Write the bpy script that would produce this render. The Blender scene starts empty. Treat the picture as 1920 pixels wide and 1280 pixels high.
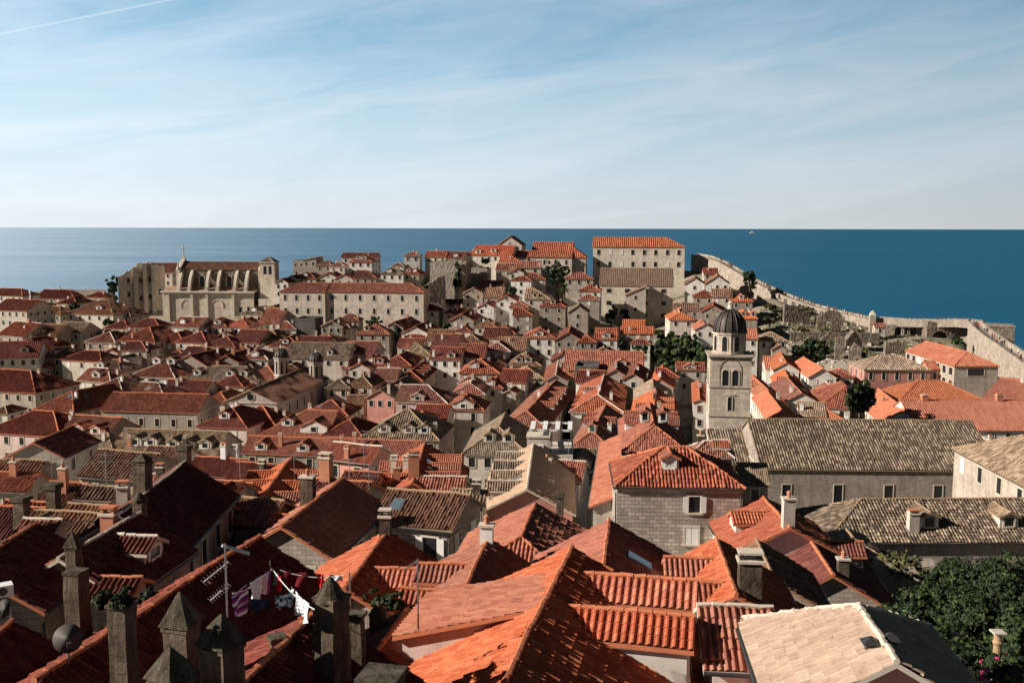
import bpy, math, random
import numpy as np
from mathutils import Vector, Matrix, noise as mnoise
R = math.radians
rng = random.Random(7)
scene = bpy.context.scene
col = scene.collection

# ---------------------------------------------------------------- camera, sky, sun, exposure
CAM = Vector((0, 0, 60)); FPX = 1867.0; PITCH = R(6.49); ROLL = R(0.12)
cd = bpy.data.cameras.new('camera'); cam = bpy.data.objects.new('camera', cd); col.objects.link(cam)
cd.sensor_width = 36; cd.lens = FPX / 1920 * 36; cd.clip_start = 0.5; cd.clip_end = 200000
cam.matrix_world = Matrix.Translation(CAM) @ Matrix.Rotation(R(90) - PITCH, 4, 'X') @ Matrix.Rotation(ROLL, 4, 'Z')
scene.camera = cam
CR = (Matrix.Rotation(R(90) - PITCH, 3, 'X') @ Matrix.Rotation(ROLL, 3, 'Z'))
def ray(px, py):
    return CR @ Vector(((px - 960) / FPX, -(py - 640) / FPX, -1))
SUN_EL, SUN_AZ = R(27), R(-101)          # azimuth from +Y (view direction), positive to the right
S = Vector((math.cos(SUN_EL) * math.sin(SUN_AZ), math.cos(SUN_EL) * math.cos(SUN_AZ), math.sin(SUN_EL)))
sl = bpy.data.lights.new('sun', 'SUN'); so = bpy.data.objects.new('sun', sl); col.objects.link(so)
sl.energy = 5.0; sl.angle = R(0.5); sl.color = (1.0, 0.9, 0.78)
so.rotation_euler = (-S).to_track_quat('-Z', 'Y').to_euler()
w = bpy.data.worlds.new('World'); scene.world = w; w.use_nodes = True
nt = w.node_tree; nt.nodes.clear()
def N(t, ty, **k):
    n = t.nodes.new(ty)
    for a, b in k.items():
        if a in n.inputs.keys() if isinstance(a, str) else False: n.inputs[a].default_value = b
        else: setattr(n, a, b)
    return n
out = N(nt, 'ShaderNodeOutputWorld'); bg = N(nt, 'ShaderNodeBackground'); bg.inputs[1].default_value = 0.055
sky = N(nt, 'ShaderNodeTexSky', sky_type='NISHITA', sun_disc=False)
sky.sun_elevation = SUN_EL; sky.sun_rotation = SUN_AZ; sky.altitude = 60; sky.air_density = 1.0; sky.dust_density = 0.6; sky.ozone_density = 1.5
tc = N(nt, 'ShaderNodeTexCoord'); sep = N(nt, 'ShaderNodeSeparateXYZ'); nt.links.new(tc.outputs['Generated'], sep.inputs[0])
def M(t, op, a, b=None, c=None):
    n = t.nodes.new('ShaderNodeMath'); n.operation = op
    for i, v in enumerate((a, b, c)):
        if v is None: continue
        if isinstance(v, (int, float)): n.inputs[i].default_value = v
        else: t.links.new(v, n.inputs[i])
    return n.outputs[0]
zc = M(nt, 'ADD', M(nt, 'MAXIMUM', sep.outputs[2], 0.0), 0.05)
cx = M(nt, 'DIVIDE', sep.outputs[0], zc); cy = M(nt, 'DIVIDE', sep.outputs[1], zc)
cmb = N(nt, 'ShaderNodeCombineXYZ'); nt.links.new(cx, cmb.inputs[0]); nt.links.new(cy, cmb.inputs[1])
cmb2 = N(nt, 'ShaderNodeCombineXYZ'); nt.links.new(M(nt, 'ARCTAN2', sep.outputs[0], sep.outputs[1]), cmb2.inputs[0]); nt.links.new(sep.outputs[2], cmb2.inputs[1])
rot = N(nt, 'ShaderNodeVectorRotate', rotation_type='Z_AXIS'); nt.links.new(cmb2.outputs[0], rot.inputs['Vector']); rot.inputs['Angle'].default_value = R(-9)
mp = N(nt, 'ShaderNodeMapping'); nt.links.new(rot.outputs[0], mp.inputs[0]); mp.inputs['Location'].default_value = (3.3, 1.7, 0); mp.inputs['Scale'].default_value = (2.6, 15, 1)
def noise(t, vec, scale, det=6, rough=0.55, dist=0.0):
    n = t.nodes.new('ShaderNodeTexNoise'); n.inputs['Scale'].default_value = scale; n.inputs['Detail'].default_value = det
    n.inputs['Roughness'].default_value = rough; n.inputs['Distortion'].default_value = dist
    if vec is not None: t.links.new(vec, n.inputs['Vector'])
    return n.outputs['Fac']
def ramp(t, fac, stops):
    n = t.nodes.new('ShaderNodeValToRGB'); e = n.color_ramp.elements
    while len(e) < len(stops): e.new(0.5)
    for x, (p, c) in zip(e, stops): x.position = p; x.color = c if len(c) == 4 else (*c, 1)
    if fac is not None: t.links.new(fac, n.inputs[0])
    return n.outputs[0]
def mix(t, fac, a, b, bt='MIX'):
    n = t.nodes.new('ShaderNodeMix'); n.data_type = 'RGBA'; n.blend_type = bt
    for s, v in ((n.inputs[0], fac), (n.inputs[6], a), (n.inputs[7], b)):
        if isinstance(v, (int, float)): s.default_value = v
        elif isinstance(v, (tuple, list)): s.default_value = (*v, 1) if len(v) == 3 else v
        else: t.links.new(v, s)
    return n.outputs[2]
# thin air colour by height over the horizon (white haze low down, deep blue overhead), over the Nishita sky
air = ramp(nt, sep.outputs[2], [(0.0, (.76, .82, .88)), (0.03, (.71, .80, .87)), (0.08, (.58, .77, .89)), (0.15, (.38, .61, .79)), (0.23, (.22, .45, .65)), (0.36, (.07, .13, .19)), (1.0, (.03, .05, .07))])
airs = mix(nt, 1.0, air, (12.0, 12.0, 12.0), 'MULTIPLY')
base = mix(nt, 0.85, sky.outputs[0], airs)
# high thin cirrus
wisp = noise(nt, mp.outputs[0], 1.5, 10, 0.58, 0.9)
big = noise(nt, mp.outputs[0], 0.55, 3, 0.5, 0.3)
cl = ramp(nt, M(nt, 'ADD', M(nt, 'MULTIPLY', wisp, 0.55), M(nt, 'MULTIPLY', big, 0.5)), [(0.45, (0, 0, 0)), (0.72, (1, 1, 1))])
low = M(nt, 'SUBTRACT', 1.0, M(nt, 'MULTIPLY', sep.outputs[2], 2.2))
cloudc = mix(nt, M(nt, 'MAXIMUM', 0.0, M(nt, 'MULTIPLY', M(nt, 'MULTIPLY', cl, 0.78), low)), base, (9.9, 10.6, 11.2))
# contrail: a great circle band, upper left
vd = N(nt, 'ShaderNodeVectorMath', operation='DOT_PRODUCT'); nt.links.new(tc.outputs['Generated'], vd.inputs[0])
_p, _q = ray(60, 52).normalized(), ray(330, -2).normalized(); _n = _p.cross(_q).normalized(); vd.inputs[1].default_value = _n
vd2 = N(nt, 'ShaderNodeVectorMath', operation='DOT_PRODUCT'); nt.links.new(tc.outputs['Generated'], vd2.inputs[0]); vd2.inputs[1].default_value = _p
band = M(nt, 'MULTIPLY', ramp(nt, M(nt, 'MULTIPLY', M(nt, 'ABSOLUTE', vd.outputs['Value']), 800.0), [(0.3, (1, 1, 1)), (1.0, (0, 0, 0))]), ramp(nt, vd2.outputs['Value'], [(0.97, (0, 0, 0)), (0.99, (1, 1, 1))]))
cloudc = mix(nt, M(nt, 'MULTIPLY', band, 0.26), cloudc, (10.0, 10.7, 11.2))
side = M(nt, 'SUBTRACT', 0.97, M(nt, 'MULTIPLY', sep.outputs[0], 0.45))
side = M(nt, 'MULTIPLY', side, ramp(nt, M(nt, 'ADD', 0.5, M(nt, 'MULTIPLY', sep.outputs[1], 0.5)), [(0.2, (.26, .26, .26)), (0.72, (.30, .30, .30)), (0.93, (1, 1, 1))]))
sc3 = N(nt, 'ShaderNodeCombineXYZ'); [nt.links.new(side, sc3.inputs[i]) for i in range(3)]
cloudc = mix(nt, 1.0, cloudc, sc3.outputs[0], 'MULTIPLY')
nt.links.new(cloudc, bg.inputs[0]); nt.links.new(bg.outputs[0], out.inputs[0])
vs = scene.view_settings; vs.view_transform = 'Standard'; vs.look = 'None'; vs.exposure = 0.62; vs.gamma = 1.0
scene.cycles.max_bounces = 6; scene.cycles.diffuse_bounces = 2; scene.cycles.use_denoising = True

# ---------------------------------------------------------------- picture -> world
def PY(px, py, Y):
    d = ray(px, py); return CAM + d * (Y / d.y)
def PZ(px, py, z):
    d = ray(px, py); return CAM + d * ((z - CAM.z) / d.z)
CRi = CR.transposed()
def pix(p):
    v = CRi @ (Vector(p) - CAM); return (960 + FPX * v.x / -v.z, 640 - FPX * v.y / -v.z)
_T = [(455, 428), (480, 415), (503, 400), (540, 372), (572, 350), (600, 330), (640, 300), (680, 270), (710, 250), (760, 212), (790, 185), (820, 155), (850, 125), (880, 95), (910, 75), (950, 58), (1000, 45), (1100, 34), (1270, 25)]
def autoY(y): return float(np.interp(y, [a for a, b in _T], [b for a, b in _T]))

# ---------------------------------------------------------------- materials
MAT = {}
def mat(name, rough=0.85):
    m = bpy.data.materials.new(name); m.use_nodes = True; t = m.node_tree
    b = t.nodes['Principled BSDF']; b.inputs['Roughness'].default_value = rough
    b.inputs['Specular IOR Level'].default_value = 0.25
    MAT[name] = m; return m, t, b
def plain(name, c, rough=0.8, spec=None, metal=0, var=0.12, sc=3.0):
    m, t, b = mat(name, rough)
    tcn = t.nodes.new('ShaderNodeTexCoord')
    f = noise(t, tcn.outputs['Object'], sc, 5)
    t.links.new(mix(t, f, tuple(x * (1 - var * 1.6) for x in c), tuple(min(1, x * (1 + var * 1.6)) for x in c)), b.inputs['Base Color'])
    b.inputs['Metallic'].default_value = metal
    if spec is not None: b.inputs['Specular IOR Level'].default_value = spec
    return m
def roofmat(name, lo, mid, hi, moss, mossamt):
    m, t, b = mat(name, 0.9); b.inputs['Specular IOR Level'].default_value = 0.12
    uv = t.nodes.new('ShaderNodeUVMap'); fl = t.nodes.new('ShaderNodeVectorMath'); fl.operation = 'FLOOR'; t.links.new(uv.outputs[0], fl.inputs[0])
    wn = t.nodes.new('ShaderNodeTexWhiteNoise'); wn.noise_dimensions = '3D'
    oi = t.nodes.new('ShaderNodeObjectInfo')
    ad = t.nodes.new('ShaderNodeVectorMath'); ad.operation = 'ADD'; t.links.new(fl.outputs[0], ad.inputs[0]); t.links.new(oi.outputs['Random'], ad.inputs[1]); t.links.new(ad.outputs[0], wn.inputs[0])
    c = ramp(t, wn.outputs['Value'], [(0.0, lo), (0.5, mid), (1.0, hi)])
    tcn = t.nodes.new('ShaderNodeTexCoord')
    n1 = noise(t, tcn.outputs['Object'], 0.7, 6, 0.65)
    c = mix(t, M(t, 'MULTIPLY', ramp(t, n1, [(0.45, (0, 0, 0)), (0.7, (1, 1, 1))]), mossamt), c, moss)
    n2 = noise(t, tcn.outputs['Object'], 5.0, 5, 0.7)
    c = mix(t, M(t, 'MULTIPLY', ramp(t, n2, [(0.52, (0, 0, 0)), (0.66, (1, 1, 1))]), 0.45), c, tuple(x * .45 for x in mid))
    n3 = noise(t, tcn.outputs['Object'], 11.0, 4, 0.7)
    c = mix(t, M(t, 'MULTIPLY', ramp(t, n3, [(0.62, (0, 0, 0)), (0.70, (1, 1, 1))]), 0.35), c, (.42, .36, .28))
    # each roof a little lighter, darker, redder than its neighbour
    h = t.nodes.new('ShaderNodeHueSaturation'); t.links.new(c, h.inputs['Color'])
    t.links.new(M(t, 'ADD', 0.494, M(t, 'MULTIPLY', oi.outputs['Random'], 0.007)), h.inputs['Hue'])
    t.links.new(M(t, 'ADD', 0.72, M(t, 'MULTIPLY', M(t, 'FRACT', M(t, 'MULTIPLY', oi.outputs['Random'], 7.31)), 0.5)), h.inputs['Value'])
    t.links.new(M(t, 'ADD', 0.80, M(t, 'MULTIPLY', M(t, 'FRACT', M(t, 'MULTIPLY', oi.outputs['Random'], 3.7)), 0.22)), h.inputs['Saturation'])
    t.links.new(h.outputs[0], b.inputs['Base Color'])
    return m
roofmat('roof_O', (0.355, 0.094, 0.045), (0.455, 0.136, 0.066), (0.514, 0.181, 0.093), (0.286, 0.099, 0.051), 0.35)   # bright new clay
roofmat('roof_V', (0.42, 0.105, 0.036), (0.52, 0.145, 0.050), (0.58, 0.20, 0.085), (0.34, 0.11, 0.05), 0.35)   # vivid clay
roofmat('roof_o', (0.222, 0.059, 0.034), (0.326, 0.100, 0.056), (0.414, 0.160, 0.096), (0.183, 0.088, 0.056), 0.5)  # clay
roofmat('roof_r', (0.128, 0.030, 0.021), (0.192, 0.050, 0.034), (0.243, 0.080, 0.052), (0.102, 0.047, 0.038), 0.5)   # deep red
roofmat('roof_b', (0.156, 0.074, 0.046), (0.265, 0.123, 0.074), (0.359, 0.205, 0.129), (0.156, 0.106, 0.074), 0.6)       # brown mixed
roofmat('roof_t', (0.157, 0.106, 0.072), (0.298, 0.217, 0.148), (0.446, 0.352, 0.256), (0.148, 0.115, 0.080), 0.6)      # weathered tan
roofmat('roof_g', (0.085, 0.064, 0.047), (0.155, 0.118, 0.086), (0.36, 0.285, 0.205), (0.08, 0.062, 0.046), 0.55)
roofmat('roof_k', (0.57, 0.385, 0.25), (0.66, 0.46, 0.31), (0.74, 0.54, 0.38), (0.50, 0.34, 0.22), 0.45)
roofmat('roof_n', (0.095, 0.069, 0.049), (0.205, 0.154, 0.108), (0.41, 0.322, 0.232), (0.11, 0.085, 0.062), 0.5)
roofmat('roof_q', (0.124, 0.082, 0.060), (0.148, 0.102, 0.076), (0.174, 0.123, 0.092), (0.107, 0.074, 0.056), 0.5)       # dull brown
def wallmat(name, c1, c2, stain, brick=None, bw=0.55, bh=0.27, mort=(0.14, 0.12, 0.10), amt=0.8):
    m, t, b = mat(name, 0.92); b.inputs['Specular IOR Level'].default_value = 0.1
    uv = t.nodes.new('ShaderNodeUVMap'); tcn = t.nodes.new('ShaderNodeTexCoord'); oi = t.nodes.new('ShaderNodeObjectInfo')
    c = mix(t, noise(t, tcn.outputs['Object'], 0.8, 7, 0.6), c1, c2)
    if brick:
        bt = t.nodes.new('ShaderNodeTexBrick'); t.links.new(uv.outputs[0], bt.inputs['Vector'])
        bt.inputs['Scale'].default_value = 1; bt.inputs['Brick Width'].default_value = bw; bt.inputs['Row Height'].default_value = bh
        bt.inputs['Mortar Size'].default_value = 0.022; bt.inputs['Mortar Smooth'].default_value = 0.3; bt.inputs['Bias'].default_value = 0.0
        bt.inputs['Color1'].default_value = (0.62, 0.60, 0.58, 1); bt.inputs['Color2'].default_value = (1.15, 1.12, 1.08, 1); bt.inputs['Mortar'].default_value = (0.38, 0.36, 0.34, 1)
        dist = t.nodes.new('ShaderNodeMix'); 
        c = mix(t, amt, c, bt.outputs[0], 'MULTIPLY')
        bp = t.nodes.new('ShaderNodeBump'); bp.inputs['Strength'].default_value = 0.6; bp.inputs['Distance'].default_value = 0.03
        rough = noise(t, tcn.outputs['Object'], 9, 4, 0.6)
        t.links.new(M(t, 'ADD', M(t, 'MULTIPLY', bt.outputs['Fac'], -1.0), M(t, 'MULTIPLY', rough, 0.5)), bp.inputs['Height']); t.links.new(bp.outputs[0], b.inputs['Normal'])
    c = mix(t, 1.0, c, ramp(t, noise(t, tcn.outputs['Object'], 0.33, 6, 0.7), [(0.3, (.66, .64, .62)), (0.5, (.95, .95, .95)), (0.72, (1.18, 1.17, 1.15))]), 'MULTIPLY')
    # rain streaks: stretched noise
    mp = t.nodes.new('ShaderNodeMapping'); mp.inputs['Scale'].default_value = (1.1, 1.1, 0.16); t.links.new(tcn.outputs['Object'], mp.inputs[0])
    st = ramp(t, noise(t, mp.outputs[0], 1.0, 6, 0.65), [(0.48, (0, 0, 0)), (0.72, (1, 1, 1))])
    c = mix(t, M(t, 'MULTIPLY', st, 0.75), c, stain)
    h = t.nodes.new('ShaderNodeHueSaturation'); t.links.new(c, h.inputs['Color'])
    t.links.new(M(t, 'ADD', 0.8, M(t, 'MULTIPLY', oi.outputs['Random'], 0.35)), h.inputs['Value'])
    t.links.new(h.outputs[0], b.inputs['Base Color'])
wallmat('wall_s', (0.37, 0.315, 0.27), (0.52, 0.455, 0.40), (0.21, 0.175, 0.15), True, 0.5, 0.25, amt=0.6)     # rubble / ashlar stone
wallmat('wall_S', (0.40, 0.345, 0.30), (0.55, 0.48, 0.43), (0.27, 0.225, 0.19), True, 0.50, 0.26, amt=0.9)     # close ashlar
wallmat('wall_c', (0.52, 0.46, 0.40), (0.64, 0.58, 0.51), (0.33, 0.27, 0.23))                               # cream render
wallmat('wall_h', (0.60, 0.525, 0.445), (0.74, 0.665, 0.58), (0.36, 0.295, 0.235), True, 0.9, 0.45, amt=0.4)  # lighter stone for the far landmarks; sunlit brightness is put into the colour
wallmat('sea_wall_stone', (0.33, 0.285, 0.24), (0.46, 0.40, 0.34), (0.17, 0.14, 0.115), True, 0.9, 0.45, amt=0.6)
wallmat('tower_stone', (0.50, 0.435, 0.365), (0.64, 0.565, 0.485), (0.30, 0.245, 0.20), True, 0.8, 0.42, amt=0.6)
wallmat('wall_w', (0.66, 0.63, 0.58), (0.76, 0.73, 0.68), (0.5, 0.45, 0.4))                                 # white render
wallmat('wall_p', (0.55, 0.42, 0.38), (0.64, 0.51, 0.46), (0.36, 0.26, 0.23))                               # pinkish render
wallmat('wall_P', (0.58, 0.27, 0.22), (0.64, 0.33, 0.27), (0.42, 0.2, 0.17))                                # salmon pink render
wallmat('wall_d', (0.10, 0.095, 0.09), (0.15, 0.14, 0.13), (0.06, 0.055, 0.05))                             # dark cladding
wallmat('wall_l', (0.41, 0.355, 0.30), (0.53, 0.465, 0.40), (0.22, 0.18, 0.15), True, 0.9, 0.45, amt=0.4)     # pale city wall limestone
plain('mortar', (0.58, 0.50, 0.42), 0.95)
plain('ridge_clay', (0.5, 0.17, 0.085), 0.9, var=0.2)
plain('ridge_old', (0.36, 0.24, 0.15), 0.9, var=0.25)
plain('pane', (0.018, 0.02, 0.024), 0.25, 0.5, var=0.3)
plain('stone_trim', (0.55, 0.49, 0.41), 0.9, var=0.15)
plain('shutter_white', (0.72, 0.70, 0.67), 0.6)
plain('shutter_green', (0.04, 0.09, 0.06), 0.6)
plain('shutter_brown', (0.12, 0.06, 0.035), 0.6)
plain('chimney_render', (0.52, 0.46, 0.40), 0.95, var=0.3, sc=2)
plain('chimney_clay', (0.45, 0.2, 0.12), 0.95, var=0.3, sc=2)
def roughstone(name, c1, c2, c3, spot):
    m, t, b = mat(name, 0.95); b.inputs['Specular IOR Level'].default_value = 0.1; tcn = t.nodes.new('ShaderNodeTexCoord'); v = tcn.outputs['Object']
    c = mix(t, ramp(t, noise(t, v, 2.2, 6, .65), [(.38, (0, 0, 0)), (.62, (1, 1, 1))]), c1, c2); c = mix(t, ramp(t, noise(t, v, 0.9, 5, .6), [(.48, (0, 0, 0)), (.62, (1, 1, 1))]), c, c3)
    mp = t.nodes.new('ShaderNodeMapping'); mp.inputs['Scale'].default_value = (2.2, 2.2, .35); t.links.new(v, mp.inputs[0]); soot = ramp(t, noise(t, mp.outputs[0], 1.2, 6, .65), [(.42, (1, 1, 1)), (.62, (.4, .38, .36))]); c = mix(t, .8, c, soot, 'MULTIPLY'); jt = noise(t, v, 5, 5, .6)
    c = mix(t, M(t, 'MULTIPLY', ramp(t, noise(t, v, 16, 4, .7), [(.58, (0, 0, 0)), (.68, (1, 1, 1))]), .6), c, spot); t.links.new(c, b.inputs['Base Color'])
    bp = t.nodes.new('ShaderNodeBump'); bp.inputs['Strength'].default_value = .9; bp.inputs['Distance'].default_value = .05; t.links.new(M(t, 'ADD', jt, noise(t, v, 12, 6, .7)), bp.inputs['Height']); t.links.new(bp.outputs[0], b.inputs['Normal'])
roughstone('chimney_stone', (.15, .115, .085), (.065, .05, .04), (.20, .155, .115), (.03, .026, .022))
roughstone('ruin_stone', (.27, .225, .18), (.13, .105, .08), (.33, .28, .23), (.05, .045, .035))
roughstone('lichen_cap', (.13, .112, .085), (.07, .06, .046), (.10, .088, .06), (.24, .22, .17))
plain('lichen_cap_old', (0.10, 0.086, 0.064), 0.95, var=0.6, sc=14)
plain('dish_grey', (0.07, 0.062, 0.058), 0.6)
plain('metal_grey', (0.35, 0.35, 0.35), 0.4, 0.5, 0.7)
plain('metal_dark', (0.06, 0.06, 0.06), 0.5, 0.5, 0.5)
plain('white_paint', (0.78, 0.77, 0.75), 0.5)
plain('lead', (0.055, 0.045, 0.038), 0.55, 0.4, 0.3, var=0.4, sc=1.2)
plain('skylight_glass', (0.10, 0.14, 0.18), 0.08, 0.8, var=0.1)
plain('trunk', (0.10, 0.07, 0.045), 0.95, var=0.3)
def leafmat(name, a, b2, c3):
    m, t, b = mat(name, 0.7); g = t.nodes.new('ShaderNodeNewGeometry')
    c = ramp(t, g.outputs['Random Per Island'], [(0, a), (0.6, b2), (1, c3)])
    t.links.new(c, b.inputs['Base Color'])
    return m
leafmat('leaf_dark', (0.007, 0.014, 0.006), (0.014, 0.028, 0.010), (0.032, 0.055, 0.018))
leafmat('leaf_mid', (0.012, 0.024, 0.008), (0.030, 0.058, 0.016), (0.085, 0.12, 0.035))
leafmat('leaf_olive', (0.06, 0.065, 0.025), (0.11, 0.12, 0.04), (0.17, 0.17, 0.07))
leafmat('leaf_dry', (0.12, 0.085, 0.045), (0.16, 0.13, 0.055), (0.10, 0.12, 0.035))
leafmat('petal', (0.35, 0.03, 0.10), (0.5, 0.05, 0.15), (0.6, 0.12, 0.25))

# ---------------------------------------------------------------- mesh helper
class MB:
    def __init__(s): s.v = []; s.f = []; s.m = []; s.uv = []; s.mats = []
    def mi(s, m):
        if m not in s.mats: s.mats.append(m)
        return s.mats.index(m)
    def face(s, pts, m, uv=None):
        b = len(s.v); s.v += [tuple(p) for p in pts]; s.f.append(tuple(range(b, b + len(pts)))); s.m.append(s.mi(m))
        s.uv += uv if uv else [(0.0, 0.0)] * len(pts)
    def idx(s, base, ids, m, uvs):
        s.f.append(tuple(base + i for i in ids)); s.m.append(s.mi(m)); s.uv += uvs
    def box(s, c0, c1, m, F=None, top=True, taper=1.0):
        x0, y0, z0 = c0; x1, y1, z1 = c1; cxx, cyy = (x0 + x1) / 2, (y0 + y1) / 2
        T = lambda x, y: (cxx + (x - cxx) * taper, cyy + (y - cyy) * taper)
        P = [(x0, y0, z0), (x1, y0, z0), (x1, y1, z0), (x0, y1, z0)] + [(*T(x, y), z1) for x, y in ((x0, y0), (x1, y0), (x1, y1), (x0, y1))]
        if F: P = [F(*p) for p in P]
        b = len(s.v); s.v += [tuple(p) for p in P]
        w_, d_, h_ = abs(x1 - x0), abs(y1 - y0), z1 - z0
        for q, (a, bb) in (((0, 3, 2, 1), (w_, d_)), ((4, 5, 6, 7), (w_, d_)), ((0, 1, 5, 4), (w_, h_)), ((1, 2, 6, 5), (d_, h_)), ((2, 3, 7, 6), (w_, h_)), ((3, 0, 4, 7), (d_, h_))):
            s.idx(b, q, m, [(0, 0), (a, 0), (a, bb), (0, bb)])
    def tube(s, pts, r, m, n=6, caps=True):
        pts = [Vector(p) for p in pts]; rs = r if isinstance(r, (list, tuple)) else [r] * len(pts); rings = []
        for i, p in enumerate(pts):
            d = (pts[min(i + 1, len(pts) - 1)] - pts[max(i - 1, 0)]).normalized()
            a = d.orthogonal().normalized() if abs(d.z) < 0.95 else Vector((1, 0, 0)); bb = d.cross(a).normalized(); a = bb.cross(d)
            b = len(s.v); s.v += [tuple(p + (a * math.cos(2 * math.pi * k / n) + bb * math.sin(2 * math.pi * k / n)) * rs[i]) for k in range(n)]; rings.append(b)
        for i in range(len(pts) - 1):
            for k in range(n):
                s.f.append((rings[i] + k, rings[i] + (k + 1) % n, rings[i + 1] + (k + 1) % n, rings[i + 1] + k)); s.m.append(s.mi(m)); s.uv += [(0, 0)] * 4
        if caps:
            for b, rev in ((rings[0], True), (rings[-1], False)):
                f = list(range(b, b + n)); s.f.append(tuple(f[::-1] if rev else f)); s.m.append(s.mi(m)); s.uv += [(0, 0)] * n
    def lathe(s, prof, m, n=16, c=(0, 0), ph=0.0, mats=None):
        rings = []
        for r, z in prof:
            b = len(s.v); s.v += [(c[0] + r * math.cos(2 * math.pi * k / n + ph), c[1] + r * math.sin(2 * math.pi * k / n + ph), z) for k in range(n)]; rings.append(b)
        for i in range(len(prof) - 1):
            mm = mats[i] if mats else m
            for k in range(n):
                s.f.append((rings[i] + k, rings[i] + (k + 1) % n, rings[i + 1] + (k + 1) % n, rings[i + 1] + k)); s.m.append(s.mi(mm)); s.uv += [(k * 0.5, prof[i][1]), (k * 0.5 + 0.5, prof[i][1]), (k * 0.5 + 0.5, prof[i + 1][1]), (k * 0.5, prof[i + 1][1])]
        s.f.append(tuple(range(rings[-1], rings[-1] + n))); s.m.append(s.mi(mats[-1] if mats else m)); s.uv += [(0, 0)] * n
    def mesh(s, name):
        me = bpy.data.meshes.new(name); me.from_pydata(s.v, [], s.f)
        for m in s.mats: me.materials.append(MAT[m])
        me.polygons.foreach_set('material_index', s.m)
        ul = me.uv_layers.new(name='UVMap'); ul.data.foreach_set('uv', [c for p in s.uv for c in p])
        me.update(); return me
    def build(s, name, parent=None, loc=None, label=None, smooth=False):
        o = bpy.data.objects.new(name, s.mesh(name)); col.objects.link(o)
        if parent: o.parent = parent
        if loc is not None: o.location = loc
        if label: o['label'] = label
        if smooth: o.data.polygons.foreach_set('use_smooth', [True] * len(o.data.polygons))
        return o
def empty(name, loc, rz=0.0, label=None, cat=None, group=None):
    o = bpy.data.objects.new(name, None); col.objects.link(o); o.location = loc; o.rotation_euler = (0, 0, rz); o.empty_display_size = 0.5
    return tag(o, label, cat, group)
def tag(o, label=None, cat=None, group=None, kind=None):
    for k, v in (('label', label), ('category', cat), ('group', group), ('kind', kind)):
        if v: o[k] = v
    return o

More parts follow.
